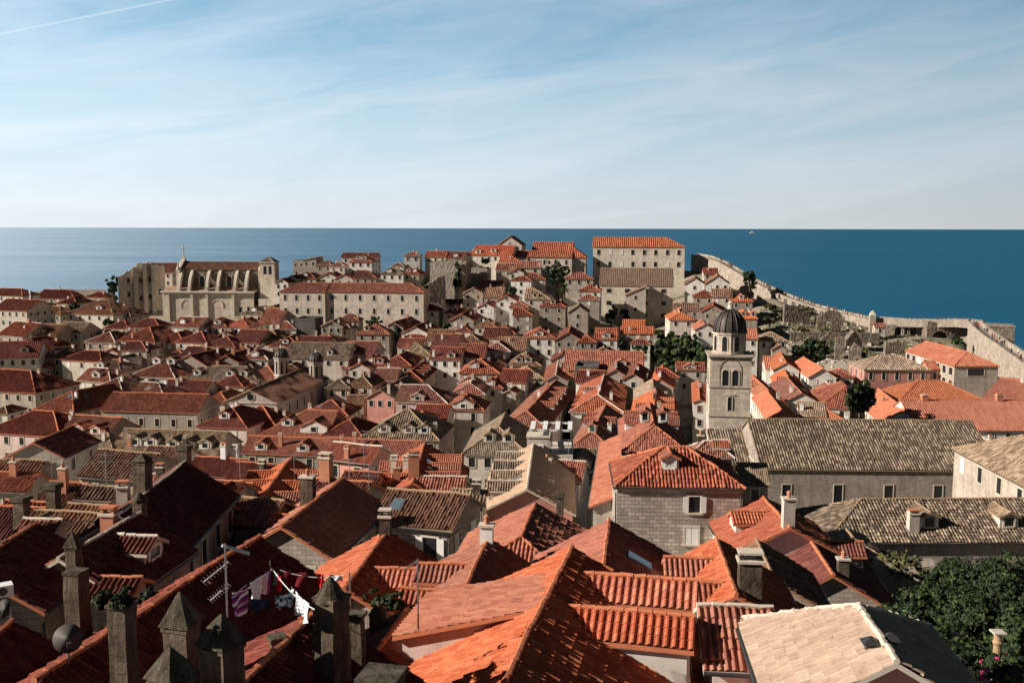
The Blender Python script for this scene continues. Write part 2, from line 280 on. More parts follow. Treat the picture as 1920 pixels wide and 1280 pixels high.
# ---------------------------------------------------------------- roofs
def clip(poly, a, b, c):      # keep a*x+b*y+c <= 0
    o = []
    for i in range(len(poly)):
        p, q = poly[i], poly[(i + 1) % len(poly)]; dp = a * p[0] + b * p[1] + c; dq = a * q[0] + b * q[1] + c
        if dp <= 1e-9: o.append(p)
        if (dp < -1e-9 and dq > 1e-9) or (dp > 1e-9 and dq < -1e-9):
            k = dp / (dp - dq); o.append((p[0] + (q[0] - p[0]) * k, p[1] + (q[1] - p[1]) * k))
    return o
class Roof:
    """rectangle 0..W x 0..D; planes are letters of L R F B, each rising from its own eave"""
    def __init__(s, W, D, planes, pitch): s.W, s.D, s.pl, s.t = W, D, planes, math.tan(R(pitch)); s.c = math.cos(R(pitch))
    def lin(s, k): return {'L': (1, 0, 0), 'R': (-1, 0, s.W), 'F': (0, 1, 0), 'B': (0, -1, s.D)}[k]
    def d(s, k, u, v): a, b, c = s.lin(k); return a * u + b * v + c
    def z(s, u, v): return s.t * min((s.d(k, u, v) for k in s.pl), default=0.0)
    def rise(s):
        return max(s.z(u, v) for u in (0, s.W * .25, s.W / 2, s.W * .75, s.W) for v in (0, s.D * .25, s.D / 2, s.D * .75, s.D))
    def build(s, mb, zt, m, ridge, P=0.23, course=0.0, o=0.3, F=None, amp=0.26, ns=4, ov=None, jit=0.0, ridge_r=0.13, back=None, sag=0.07):
        F = F or (lambda u, v, z: (u, v, z)); start = len(mb.v); r2 = random.Random(int(s.W * 977 + s.D * 131))
        u0, u1, v0, v1 = (-o, s.W + o, -o, s.D + o) if ov is None else ov
        rect = [(u0, v0), (u1, v0), (u1, v1), (u0, v1)]; polys = {}
        for k in s.pl:
            p = rect; a, b, c = s.lin(k)
            for j in s.pl:
                if j != k:
                    a2, b2, c2 = s.lin(j); p = clip(p, a - a2, b - b2, c - c2)
                    if len(p) < 3: break
            if len(p) >= 3: polys[k] = p
        prof = {4: ((0, -.25), (.2, .8), (.42, .8), (.62, -.25)), 6: ((0, -.1), (.1, .65), (.28, 1.0), (.46, .65), (.56, -.1), (.78, -.35))}[ns]
        for k, p in polys.items():
            a, b, c = s.lin(k); ex, ey = -b, a          # along-eave axis
            if k in 'FR': ex, ey = abs(ex), abs(ey)
            nz = s.c; nx, ny = -a * math.sqrt(max(0, 1 - s.c ** 2)), -b * math.sqrt(max(0, 1 - s.c ** 2))
            st = [(q[0] * ex + q[1] * ey, a * q[0] + b * q[1] + c) for q in p]
            smin, smax = min(q[0] for q in st), max(q[0] for q in st); tmin, tmax = min(q[1] for q in st), max(q[1] for q in st)
            n = max(1, round((smax - smin) / P)); Pp = (smax - smin) / n; samples = []
            for i in range(n):
                for f, h in prof: samples.append((smin + (i + f) * Pp, h, i + f))
            samples.append((smax, prof[0][1], n))
            if course > 0:
                cs = course * s.c; nr = max(1, math.ceil((tmax - tmin) / cs)); rows = []
                for j in range(nr): rows += [(tmin + j * cs + (0.004 if j else 0), 1.0, j), (tmin + (j + 1) * cs, 0.0, j)]
            else:
                nr = max(1, round((tmax - tmin) / max(.55, P * 1.5))); rows = [(tmin + (tmax - tmin) * j / nr, 0.5, j * 3) for j in range(nr + 1)]
            base = len(mb.v); nR = len(rows); stepA = 0.16 * Pp if course else 0; jz = {}
            rngs = []
            for sv, h, ui in samples:
                ts = []
                for i in range(len(st)):
                    (s0, t0), (s1, t1) = st[i], st[(i + 1) % len(st)]
                    if abs(s1 - s0) > 1e-9 and min(s0, s1) - 1e-6 <= sv <= max(s0, s1) + 1e-6: ts.append(t0 + (t1 - t0) * (sv - s0) / (s1 - s0))
                    elif abs(s1 - s0) <= 1e-9 and abs(sv - s0) < 1e-6: ts += [t0, t1]
                if not ts: ts = [tmin, tmin]
                rngs.append((min(ts), max(ts)))
            for (sv, h, ui), (lo, hi) in zip(samples, rngs):
                for tv, stp, j in rows:
                    t_ = min(max(tv, lo), hi); kk = (int(ui), j)
                    if jit and kk not in jz: jz[kk] = r2.gauss(0, jit)
                    hh = h * amp * Pp + stp * stepA + (jz[kk] if jit else 0)
                    uu = sv * ex + a * (t_ - c) if a else sv * ex; vv = sv * ey + b * (t_ - c) if b else sv * ey
                    if a: uu = a * (t_ - c)
                    if b: vv = b * (t_ - c)
                    mb.v.append(F(uu + nx * hh, vv + ny * hh, zt + s.t * t_ + nz * hh))
            mid = mb.mi(m); flip = k in 'LB'
            if k == 'B': flip = False
            for i in range(len(samples) - 1):
                lo = max(rngs[i][0], rngs[i + 1][0]) if False else min(rngs[i][0], rngs[i + 1][0]); hi = max(rngs[i][1], rngs[i + 1][1])
                um = int(samples[i][2] + 0.01) + 0.5
                for j in range(nR - 1):
                    if rows[j + 1][0] <= lo + 1e-6 or rows[j][0] >= hi - 1e-6: continue
                    q = [base + i * nR + j, base + (i + 1) * nR + j, base + (i + 1) * nR + j + 1, base + i * nR + j + 1]
                    if k in 'LB': q = q[::-1]
                    mb.f.append(tuple(q)); mb.m.append(mid); vj = (rows[j][2] if course else tmin + j) + 0.5
                    mb.uv += [(um, vj)] * 4 if course else [(um, q_) for q_ in (vj, vj, vj, vj)]
        # skirt and underside give the roof its thickness
        th = 0.14
        for i in range(4):
            p, q = rect[i], rect[(i + 1) % 4]; pts = [(p[0] + (q[0] - p[0]) * f, p[1] + (q[1] - p[1]) * f) for f in (0, .5, 1)]
            for a_, b_ in ((0, 1), (1, 2)):
                A, B = pts[a_], pts[b_]; za, zb = zt + s.z(*A), zt + s.z(*B)
                mb.face([F(A[0], A[1], za - th), F(B[0], B[1], zb - th), F(B[0], B[1], zb), F(A[0], A[1], za)], ridge)
        for k, p in polys.items():
            mb.face([F(q[0], q[1], zt + s.z(*q) - th) for q in p][::-1], ridge)
        # ridge and hip tiles
        segs = set()
        for k, p in polys.items():
            for i in range(len(p)):
                A, B = p[i], p[(i + 1) % len(p)]; mm = ((A[0] + B[0]) / 2, (A[1] + B[1]) / 2)
                ds = sorted(s.d(j, *mm) for j in s.pl)
                if len(ds) > 1 and abs(ds[0] - ds[1]) < 1e-5 and math.dist(A, B) > 0.3:
                    segs.add(tuple(sorted(((round(A[0], 4), round(A[1], 4)), (round(B[0], 4), round(B[1], 4))))))
        for A, B in segs:
            a3 = Vector((A[0], A[1], zt + s.z(*A) + 0.03)); b3 = Vector((B[0], B[1], zt + s.z(*B) + 0.03)); L = (b3 - a3).length
            n = max(1, round(L / 0.42)) if course else max(1, round(L / 2.5)); pts = []; rs = []
            for i in range(n):
                for f, r_ in ((0, 1.0), (1, 0.86)): pts.append(F(*(a3 + (b3 - a3) * ((i + f * 0.99) / n)))); rs.append(ridge_r * (r_ if course else 1) * r2.uniform(.9, 1.12)); pts[-1] = tuple(Vector(pts[-1]) + Vector((r2.uniform(-.015, .015), r2.uniform(-.015, .015), r2.uniform(-.02, .02))))
            mb.tube(pts, rs, ridge, 6)
        off = Vector((s.W * 3.7, s.D * 1.9, 0)); sg = sag
        for i in range(start, len(mb.v)):
            x, y, z = mb.v[i]; mb.v[i] = (x, y, z + sg * (mnoise.noise(Vector((x * .35, y * .35, 0)) + off) + .4 * mnoise.noise(Vector((x * 1.3, y * 1.3, 3)) + off)))

# ---------------------------------------------------------------- house parts
def lod(Y): return 0 if Y < 48 else 1 if Y < 115 else 2
def frame_of(side, W, D):
    """a wall as (function (s, out, z) -> local xyz, wall length)"""
    if side == 'f': return (lambda s, o, z: (s, -o, z)), W
    if side == 'r': return (lambda s, o, z: (W + o, s, z)), D
    if side == 'l': return (lambda s, o, z: (-o, D - s, z)), D
    return (lambda s, o, z: (W - s, D + o, z)), W
def window(par, F, s, z, w_, h_, near, style, trim='stone_trim'):
    """opening centred at s, sill at z on wall frame F"""
    a, b = s - w_ / 2, s + w_ / 2; t = 0.14
    mb = MB()
    def bx(m, s0, s1, z0, z1, o0, o1, M_=None): (M_ or mb).box((s0, o0, z0), (s1, o1, z1), m, lambda x, y, zz: F(x, y, zz))
    if style in 'cgn' and style != 'o':      # closed shutters
        sm = {'c': 'shutter_white', 'g': 'shutter_green', 'n': 'shutter_brown'}[style]
        bx(sm, a, (a + b) / 2 - .015, z, z + h_, -0.02, 0.05); bx(sm, (a + b) / 2 + .015, b, z, z + h_, -0.02, 0.05)
    else: bx('pane', a, b, z, z + h_, -0.02, 0.012)
    if near == 2 or style == 'p':
        bx(trim, a - t, a, z - t, z + h_ + t, -0.02, 0.07); bx(trim, b, b + t, z - t, z + h_ + t, -0.02, 0.07)
        bx(trim, a, b, z + h_, z + h_ + t, -0.02, 0.07); bx(trim, a, b, z - t, z, -0.02, 0.10)
        if style != 'p': o = mb.build('window', par); return o
    o = mb.build('window', par)
    if near < 2:
        fm = MB()
        bx(trim, a - t, a, z, z + h_, -0.02, 0.07, fm); bx(trim, b, b + t, z, z + h_, -0.02, 0.07, fm)
        bx(trim, a - t, b + t, z + h_, z + h_ + t, -0.02, 0.08, fm); bx(trim, a - t - .06, b + t + .06, z - t, z, -0.02, 0.13, fm)
        if style == 'p': bx(trim, a - .3, b + .3, z + h_ + .25, z + h_ + .4, -0.02, 0.3, fm)
        if style in 'vpw':
            wm = 'white_paint'; c_ = (a + b) / 2
            bx(wm, c_ - .03, c_ + .03, z, z + h_, 0.014, 0.035, fm)
            for q in (.36, .68): bx(wm, a, b, z + h_ * q - .022, z + h_ * q + .022, 0.014, 0.03, fm)
        fm.build('frame', o)
        if style in 'oO':
            for s0 in (a - .03 - w_ / 2, b + .03):
                sm = MB(); bx('shutter_white' if style == 'o' else 'shutter_green', s0, s0 + w_ / 2, z, z + h_, 0.072, 0.115, sm); sm.build('shutter', o)
    return o
def gable_house_bit(par, F, W, D, planes, pitch, z, rm, ridge, P, course, o, name, ns=4, amp=.26):
    rf = Roof(W, D, planes, pitch); mb = MB(); rf.build(mb, z, rm, ridge, P, course, o, F, ns=ns, amp=amp); return rf, mb
def dormer(par, rf, zt, side, sf, tf, w_, rm, wm, ridge, near, P, course, style=None, full=False, low=False):
    """small roofed box standing on roof plane `side`; sf along eave, tf up the slope"""
    k = side.upper(); a, b, c = rf.lin(k); length = rf.W if k in 'FB' else rf.D; half = (rf.D if k in 'FB' else rf.W)
    if sum(x in rf.pl for x in ('LR' if k in 'LR' else 'FB')) == 2: half /= 2
    s = sf * length; t0 = tf * half; avail = (half - t0) * rf.t * 0.97
    rise = w_ / 2 * math.tan(R(26)); tot = min(1.15 + rise, avail) if not full else avail * .88
    if low: tot = min(tot, 0.7 + rise)
    rise = min(rise, tot * .5); hw = tot - rise; L = tot / rf.t + 0.05; zb = zt + rf.t * t0
    def F(x, y, z):     # x along eave centred, y into the slope, z up
        t_ = t0 + y
        if k == 'F': return (s + x, t_, z)
        if k == 'B': return (s - x, rf.D - t_, z)
        if k == 'R': return (rf.W - t_, s + x, z)
        return (t_, s - x, z)
    mb = MB(); h = w_ / 2
    # walls: front with gable, cheeks down to the slope
    mb.face([F(-h, 0, zb - .1), F(h, 0, zb - .1), F(h, 0, zb + hw), F(0, 0, zb + tot - .02), F(-h, 0, zb + hw)], wm, [(0, 0), (w_, 0), (w_, hw), (h, tot), (0, hw)])
    Lc = hw / rf.t
    for sx in (-1, 1):
        q = [F(sx * h, 0, zb - .1), F(sx * h, Lc, zb + hw - .02), F(sx * h, 0, zb + hw)]
        mb.face(q if sx > 0 else q[::-1], wm, [(0, 0), (Lc, hw), (0, hw)])
    d = mb.build('dormer', par)
    pr = math.degrees(math.atan2(rise, h)); r2 = Roof(w_, L, 'LR', pr); m2 = MB()
    r2.build(m2, zb + hw + .02, rm, ridge, min(P, w_ / 5), course, 0, lambda u, v, z: F(u - h, v, z), ov=(-.16, w_ + .16, -.2, L), amp=.26, ridge_r=.09 if near == 2 else .1)
    m2.build('dormer_roof', d)
    if style is None: style = rng.choice('vvcd') if near else 'v'
    if style != 'x':
        ww = min(w_ * .5, .95); hh = min(1.0, max(.35, hw * .72))
        window(d, lambda s_, o, z: F(s_, -o, z), 0, zb + max(.08, hw * .18), ww, hh, 2, style, 'white_paint' if rng.random() < .5 else 'stone_trim')
    return d
def chimney(par, x, y, zb, h_, w_=.6, style='r', rz=0.0):
    mb = MB(); m = {'r': 'chimney_render', 'c': 'chimney_clay', 's': 'chimney_stone', 'w': 'white_paint'}[style]; h2 = w_ / 2; c_ = math.cos(rz); s_ = math.sin(rz)
    F = lambda a, b, z: (x + a * c_ - b * s_, y + a * s_ + b * c_, z)
    mb.box((-h2, -h2 * .8, zb - 1.2), (h2, h2 * .8, zb + h_), m, F)
    mb.box((-h2 - .07, -h2 * .8 - .07, zb + h_), (h2 + .07, h2 * .8 + .07, zb + h_ + .1), 'mortar', F)
    if rng.random() < .6:
        for sx in (-1, 1): mb.box((sx * h2 * .8 - .07, -h2 * .6, zb + h_ + .1), (sx * h2 * .8 + .07, h2 * .6, zb + h_ + .32), m, F)
        mb.box((-h2 - .05, -h2 * .8, zb + h_ + .32), (h2 + .05, h2 * .8, zb + h_ + .40), 'ridge_clay' if rng.random() < .5 else 'mortar', F)
    else: mb.lathe([(.13, zb + h_ + .1), (.12, zb + h_ + .4), (.16, zb + h_ + .42), (.02, zb + h_ + .55)], 'chimney_clay', 8, (x, y))
    return mb.build('chimney', par)

HOUSES = []; BASES = []
WN = {'s': 'grey stone', 'S': 'grey ashlar', 'c': 'cream walled', 'w': 'white walled', 'p': 'pinkish walled', 'P': 'salmon pink', 'd': 'dark clad', 'l': 'pale stone', 'h': 'pale stone'}
RN = {'O': 'bright orange', 'o': 'orange', 'r': 'dark red', 'b': 'brown', 't': 'tan', 'g': 'grey', 'k': 'cream', 'V': 'vivid orange', 'n': 'greyish tan', 'q': 'dull brown'}
def house(A, rot, W, D, t='FB', rc='o', wc='c', p=27, wh=9.0, fw='', rw='', lw='', dm=(), ch=(), sk=(), win=(), o=.3, P=None, wst='vvcdno', lab=None, cat='house', name='house',
          course=None, ww=.9, hh=1.35, row=3.0, top=.75, attic=False, group='old town houses', amp=.26, cornice=False, px=None, parapet=0, ridge=None, auto=True):
    """A: front-left eave corner in the world; the walls run down wh metres below it"""
    if rc == 'O' and A.x > 30 and A.y > 150: rc = 'V'
    Y = A.y; near = lod(Y); zb = A.z - wh
    root = empty(name, (A.x, A.y, zb), rot); zt = wh
    P = P or max(.21, Y * .0019); course = (.36 if near == 0 else .42 if near == 1 else 0) if course is None else course
    rm = 'roof_' + rc; wm = 'wall_' + wc; ridge = ridge or {'O': 'ridge_clay', 'o': rng.choice(['ridge_clay', 'mortar']), 'r': 'ridge_clay', 'b': 'ridge_old', 't': 'ridge_old', 'g': 'ridge_old', 'k': 'mortar', 'V': 'ridge_clay', 'n': 'ridge_old', 'q': 'ridge_old'}[rc]
    rf = Roof(W, D, t, p); mb = MB(); lowz = -4.0
    for side in 'frbl':
        F, L = frame_of(side, W, D); pts = []
        for f in (0, .25, .5, .75, 1):
            q = F(L * f, 0, 0); pts.append((L * f, zt + (rf.z(min(max(q[0], 0), W), min(max(q[1], 0), D)) if t else 0)))
        mb.face([F(0, 0, lowz), F(L, 0, lowz)] + [F(s, 0, z - .03) for s, z in pts[::-1]], wm, [(0, lowz), (L, lowz)] + [(s, z) for s, z in pts[::-1]])
    if cornice:
        for side in 'frl':
            F, L = frame_of(side, W, D); mb.box((-.12, -.02, zt - .32), (L + .12, .16, zt - .12), 'stone_trim', F)
    if not t:
        mb.box((0, 0, zt - .1), (W, D, zt), wm)
        if parapet:
            for (x0, y0, x1, y1) in ((0, 0, W, .25), (0, D - .25, W, D), (0, .25, .25, D - .25), (W - .25, .25, W, D - .25)): mb.box((x0, y0, zt), (x1, y1, zt + parapet), wm)
    mb.build('wall', root)
    roof = None
    if t:
        m2 = MB(); rf.build(m2, zt, rm, ridge, P, course, o, ns=6 if near == 0 else 4, amp=amp, jit=.02 if near < 2 else 0, ridge_r=.09 if near == 0 else .12 if near == 1 else .15, sag=.07 if near == 0 else .09 if near == 1 else .14)
        roof = m2.build('roof', root)
    auto = auto and Y > 50
    if not fw and t and W > 2.6 and not win and auto: fw = f'{max(1, round(W / 3.3))}x2'
    if not rw and t and A.x < 30 and D > 3 and auto: rw = f'{max(1, round(min(D, 40) / 3.6))}x2'
    if not lw and t and A.x > 30 and D > 3 and auto: lw = f'{max(1, round(min(D, 40) / 3.6))}x2'
    if not ch and t and auto and Y > 72 and rng.random() < (.6 if Y > 150 else .4):
        ch = [(rng.uniform(.15, .85), rng.uniform(.25, .75), rng.uniform(.6, 1.2), rng.choice('rrcw') if Y > 130 else rng.choice('scs'))] + ([(rng.uniform(.15, .85), rng.uniform(.2, .8), rng.uniform(.7, 1.2))] if rng.random() < .4 else [])
    if t and Y < 130:
        for k in t:
            if k == 'B': continue
            o2 = o + .06; e = {'F': ((-o, -o2), (W + o, -o2)), 'L': ((-o2, -o), (-o2, D + o)), 'R': ((W + o2, -o), (W + o2, D + o))}[k]; gm = MB(); z_ = zt - o * math.tan(R(p)) - .06
            gm.tube([(*e[0], z_), ((e[0][0] + e[1][0]) / 2, (e[0][1] + e[1][1]) / 2, z_ - .02), (*e[1], z_ - .03)], .065, 'metal_dark', 6)
            if Y < 90: q = e[1] if k == 'F' else e[0]; gx_, gy_ = min(max(q[0], .1 if k == 'F' else -.07), W - .1 if k == 'F' else W + .07), min(max(q[1], -.07 if k == 'F' else .1), D); gm.tube([(*q, z_ - .05), (gx_, gy_, z_ - .5), (gx_, gy_, zt - 6)], .045, 'metal_dark', 6)
            gm.build('gutter', roof)
        if 60 < Y and auto and rng.random() < .35:
            x_, y_ = W * rng.uniform(.3, .7), D * rng.uniform(.3, .7); z_ = zt + rf.z(x_, y_); am = MB(); hh_ = rng.uniform(1.6, 2.6); am.tube([(x_, y_, z_ - .2), (x_, y_, z_ + hh_)], .025, 'metal_grey', 5)
            for q in (.75, .95):
                am.tube([(x_ - .5, y_, z_ + hh_ * q), (x_ + .5, y_ + .2, z_ + hh_ * q)], .018, 'metal_grey', 4)
                for w_ in (-.4, -.2, 0, .2, .4): am.tube([(x_ + w_, y_ - .25, z_ + hh_ * q), (x_ + w_, y_ + .25, z_ + hh_ * q)], .012, 'metal_grey', 4)
            am.build('antenna', root)
    for side, spec in (('f', fw), ('r', rw), ('l', lw)):
        if not spec: continue
        F, L = frame_of(side, W, D); sty = wst
        if ':' in spec: spec, sty = spec.split(':')
        c_, r_ = map(int, spec.split('x')); fl = max(1, L / c_)
        w1 = min(ww, L / c_ * .5)
        for i in range(c_):
            for j in range(r_):
                if zt - top - hh - j * row < -1: continue
                window(root, F, L * (i + .5) / c_ + rng.uniform(-.08, .08), zt - top - hh - j * row, w1, hh, near, rng.choice(sty))
    for sd_, sf_, tp_, w__, h__, st_ in win:
        F, L = frame_of(sd_, W, D); window(root, F, L * sf_, zt - tp_ - h__, w__, h__, near, st_)
    if attic and 'F' not in t: window(root, frame_of('f', W, D)[0], W / 2, zt + .1, min(.7, W * .15), min(.9, rf.rise() * .45), near, rng.choice('vdn'))
    for d in dm:
        side, sf, tf, w_ = d[:4]; dormer(root, rf, zt, side, sf, tf, w_, 'roof_' + (d[5] if len(d) > 5 else rc), 'wall_' + (d[6] if len(d) > 6 else 'w' if wc in 'wc' else 'p' if wc == 'p' else rng.choice('cw')), ridge, near, P, course, d[4] if len(d) > 4 else None, full=side in 'lr')
    for c_ in ch:
        x, y = c_[0] * W, c_[1] * D; chimney(root, x, y, zt + rf.z(x, y), c_[2] if len(c_) > 2 else 1.2, c_[4] if len(c_) > 4 else .6, c_[3] if len(c_) > 3 else rng.choice('rrcw'))
    for k, sf, tf in sk:
        a, b, c = rf.lin(k.upper()); half = (D if k in 'fb' else W) / 2; t0 = tf * half; s = sf * (W if k in 'fb' else D); ms = MB(); nn = rf.c; sn = math.sqrt(1 - nn * nn)
        def F(x, y, z):
            t_ = t0 + y * rf.c - z * sn; zz = zt + t0 * rf.t + y * sn + z * rf.c
            return {'f': (s + x, t_, zz), 'b': (s - x, D - t_, zz), 'r': (W - t_, s + x, zz), 'l': (t_, s - x, zz)}[k]
        ms.box((-.4, -.55, .0), (.4, .55, .12), 'metal_grey', F); ms.box((-.33, -.48, .12), (.33, .48, .135), 'skylight_glass', F); ms.build('skylight', roof)
    rec = dict(root=root, rc=rc, wc=wc, t=t, W=W, D=D, Y=Y, nd=len(dm), nc=len(ch), ns=len(sk), lab=lab, c=root.matrix_basis @ Vector((W / 2, 0, zt)), cat=cat, hasw=bool(fw), parapet=parapet)
    root['category'] = cat
    if lab: root['label'] = lab
    elif group: root['group'] = group
    HOUSES.append(rec); BASES.append((rec['c'].x, rec['c'].y, zb)); c2 = root.matrix_basis @ Vector((W / 2, D, 0)); BASES.append((c2.x, c2.y, zb))
    return rec
def h(ax, ay, bx, dim, t='FB', rc='o', wc='c', rot=None, Y=None, p=27, **k):
    """picture corner (ax, ay) of the front eave, its other end at column bx; dim: depth in metres, or a ridge row (>100)"""
    Y = Y or autoY(ay); free = rot is None and not k.get('lab') and Y > 105
    if rot is None: rot = -7
    if free:
        g = random.Random(int(ax * 7 + ay * 13)); rot += g.uniform(-5, 4) - max(0, 600 - ax) / 600 * 11
        if ax < 620 and 18 < dim < 100: dim *= .62
        if t == 'FB' and Y > 150: t = g.choice(['FB', 'FB', 'FBR', 'FBLR', 'FBLR'])
        if wc == 's' and Y < 300 and g.random() < .5: wc = g.choice('ccpw')
    A = PY(ax, ay, Y); r = R(rot); dv = Vector((math.cos(r), math.sin(r), 0))
    lo, hi = 0.3, 90.0
    for _ in range(40):
        m = (lo + hi) / 2
        if pix(A + dv * m)[0] < bx: lo = m
        else: hi = m
    W = lo
    if dim > 100:
        nv = Vector((-math.sin(r), math.cos(r), 0)); lo, hi = 1.0, 60.0; tp = math.tan(R(p))
        for _ in range(40):
            m = (lo + hi) / 2; d = m if 'B' not in t else m / 2
            if pix(A + dv * W / 2 + nv * d + Vector((0, 0, d * tp)))[1] > dim: lo = m
            else: hi = m
        D = lo
    else: D = dim
    rec = house(A, r, W, D, t, rc, wc, p, **k); rec['px'] = ((ax + bx) / 2, ay); return rec
def hr(p1, p2, z, hw, rc='o', wc='c', t='LR', p=27, ext=0.0, **k):
    """a house told by its ridge: far pixel p1, near pixel p2, ridge height z, half width hw"""
    a, b = PZ(*p1, z), PZ(*p2, z); d = (a - b); d.z = 0; L = d.length; d.normalize(); rgt = Vector((d.y, -d.x, 0))
    b = b - d * ext; L += ext
    A = b - rgt * hw; A.z = z - hw * math.tan(R(p)); rot = math.atan2(rgt.y, rgt.x)
    if 'F' in t and 'B' not in t: A -= d * hw; L += hw
    if 'B' in t and 'F' not in t: L += hw
    if 'F' in t and 'B' in t: A -= d * hw; L += 2 * hw
    rec = house(A, rot, 2 * hw, L, t, rc, wc, p, **k); rec['px'] = pix(rec['c']); return rec

# ================================================================ the town, far to near
f_, r_, l_ = 'f', 'r', 'l'
# --- far left, by the sea
h(-14, 580, 50, 561, 'FB', 'r', 'c', ch=[(.7, .5)])
h(-14, 553, 42, 541, 'FBR', 'r', 'w', Y=420, ch=[(.95, .5)])
h(66, 558, 138, 543, 'FB', 'r', 's', Y=430)
h(160, 556, 196, 547, 'FB', 'r', 's', Y=425)
h(106, 568, 143, 552, 'FB', 'r', 'c', Y=385, ch=[(.3, .3, .8, 'w')])
h(76, 588, 113, 574, 'FB', 'b', 's', Y=365)
h(124, 587, 212, 562, 'FBLR', 'b', 'c', Y=350, fw='5x1:d', rw='2x1', dm=[('f', .6, .3, 2.2, 'd')])
h(208, 592, 245, 576, 'FBR', 'b', 'c', Y=352, fw='2x1:d')
h(-6, 628, 42, 604, 'FB', 'o', 's'); h(40, 632, 98, 608, 'FB', 'b', 's', Y=310, dm=[('f', .5, .3, 1.8)])
h(98, 622, 150, 604, 'FB', 't', 's', Y=318)
h(0, 655, 60, 622, 'FB', 'r', 'c', Y=285)
h(160, 640, 216, 616, 'FBLR', 'o', 's', fw='3x2', rw='3x2', ch=[(.1, .6, 1.6, 'c')])
h(219, 637, 290, 13, 'LRF', 'o', 's', fw='4x2:cd', rw='2x1', ch=[(.35, .1, 1, 'c')], Y=300)
h(290, 640, 345, 612, 'FB', 'r', 's', fw='3x1', Y=302)
h(322, 612, 372, 594, 'FB', 'o', 'c', dm=[('f', .3, .3, 1.8)])
h(376, 611, 424, 592, 'FB', 'o', 'w', fw='4x2:dc', dm=[('f', .6, .2, 2.4, 'v')])
h(420, 612, 466, 588, 'FB', 'O', 'w', Y=322, dm=[])
h(236, 613, 300, 597, 'FB', 'r', 's', Y=325)
h(196, 614, 240, 600, 'FB', 'r', 'c', Y=330)
h(310, 690, 402, 26, 'LR', 'r', 's', Y=256, ch=[(.3, .3), (.6, .7)])
h(243, 704, 328, 26, 'LRF', 'o', 'c', Y=250, dm=[('f', .34, .32, 2.2, 'd'), ('f', .66, .32, 2.2, 'd')])
h(330, 676, 398, 650, 'FB', 'r', 'c', Y=275, ch=[(.5, .5)])
h(-44, 672, 71, 640, 'FB', 'r', 'w', rot=14, Y=262, fw='6x2:d', dm=[('f', .75, .3, 2.0, 'v')], ch=[(.8, .5)])
h(116, 673, 190, 657, 'FBLR', 'r', 's', fw='3x2', Y=268)
h(72, 668, 118, 645, 'FB', 'b', 's', Y=276, dm=[('f', .5, .2, 2)])
h(166, 692, 226, 674, 'FB', 'b', 'c', Y=256, dm=[('f', .3, .2, 2.0, 'v')])
h(145, 712, 208, 690, 'FB', 'o', 'c', Y=243, dm=[('f', .45, .25, 2.4, 'd')], ch=[(.8, .5)])
h(228, 655, 275, 640, 'FB', 'r', 's', Y=285)
h(352, 706, 480, 686, 'FB', 't', 'c', Y=245, dm=[('f', .12, .15, 2, 'd'), ('f', .6, .15, 2, 'd'), ('f', .8, .15, 2, 'd')], ch=[(.3, .6, 1.2, 'c')], fw='6x1')
h(400, 678, 447, 28, 'LR', 'r', 's', Y=262, ch=[(.6, .2, 1.3, 'c'), (.8, .6)])
h(450, 672, 502, 652, 'FB', 'o', 'c', Y=268, fw='3x1', dm=[('f', .5, .2, 2)])
h(330, 640, 388, 620, 'FB', 'r', 'c', Y=298); h(386, 648, 440, 628, 'FBLR', 'r', 'p', Y=295, ch=[(.4, .4)])
h(436, 640, 486, 618, 'FB', 'r', 's', Y=300)
h(474, 636, 526, 612, 'LR' if False else 'FB', 'b', 's', Y=305)
h(452, 588, 492, 566, 'FB', 'g', 'p', Y=352, dm=[('f', .5, .2, 2)]); h(480, 586, 524, 548, 'FB', 'g', 's', Y=362, fw='3x1')
h(484, 604, 524, 578, 'FB', 'o', 'c', Y=340)
# --- ridge line behind the long ochre hospital
h(516, 530, 540, 22, 'LR', 'r', 'w', Y=385, attic=True, p=32); h(538, 522, 556, 16, 'LR', 'r', 'w', Y=395, p=30)
h(549, 490, 570, 10, '', 'r', 's', Y=418, parapet=.5, fw='2x1')
h(568, 488, 593, 9, 'L', 'g', 's', Y=416, p=12, fw='2x1:d')
h(556, 522, 592, 505, 'FB', 'r', 'c', Y=395, dm=[('f', .4, .2, 2.0)], fw='2x1')
h(592, 497, 622, 487, 'FB', 'b', 's', Y=412); h(618, 499, 646, 490, 'FBLR', 'o', 'c', Y=408, fw='2x1:n')
h(640, 482, 706, 474, 'FB', 'r', 'p', Y=428, fw='4x1')
h(655, 490, 697, 478, 'FBLR', 'o', 'w', Y=408, fw='3x2:d', rw='2x2:d', dm=[('f', .35, .3, 2.2, 'v'), ('f', .6, .3, 2.2, 'v')], wh=11,
  lab='white villa with two dormers standing on the skyline above the long ochre hospital')
h(598, 520, 632, 14, 'LR', 'r', 'w', Y=396, attic=True); h(628, 523, 662, 14, 'LR', 'r', 'c', Y=392)
h(664, 520, 705, 507, 'FB', 'r', 's', Y=390)
h(714, 513, 756, 502, 'FBLR', 'g', 'w', Y=392, dm=[('f', .35, .2, 2.2, 'x')], lab='plain white cube house with a low grey roof, just right of the white villa')
h(756, 513, 785, 498, 'FB', 'r', 's', Y=394, rw='3x1', dm=[('f', .3, .2, 1.6), ('f', .7, .2, 1.6)])
h(734, 499, 757, 491, 'FB', 'o', 'c', Y=408)
h(757, 479, 787, 471, 'FBLR', 'o', 'w', Y=412, fw='2x2', rw='1x2', wh=11)
h(797, 481, 836, 471, 'FB', 'o', 'c', Y=416, fw='3x1'); h(838, 484, 870, 472, 'FB', 'r', 'c', Y=414, dm=[('f', .5, .2, 2)]); h(866, 478, 890, 468, 'FB', 'r', 'w', Y=420)
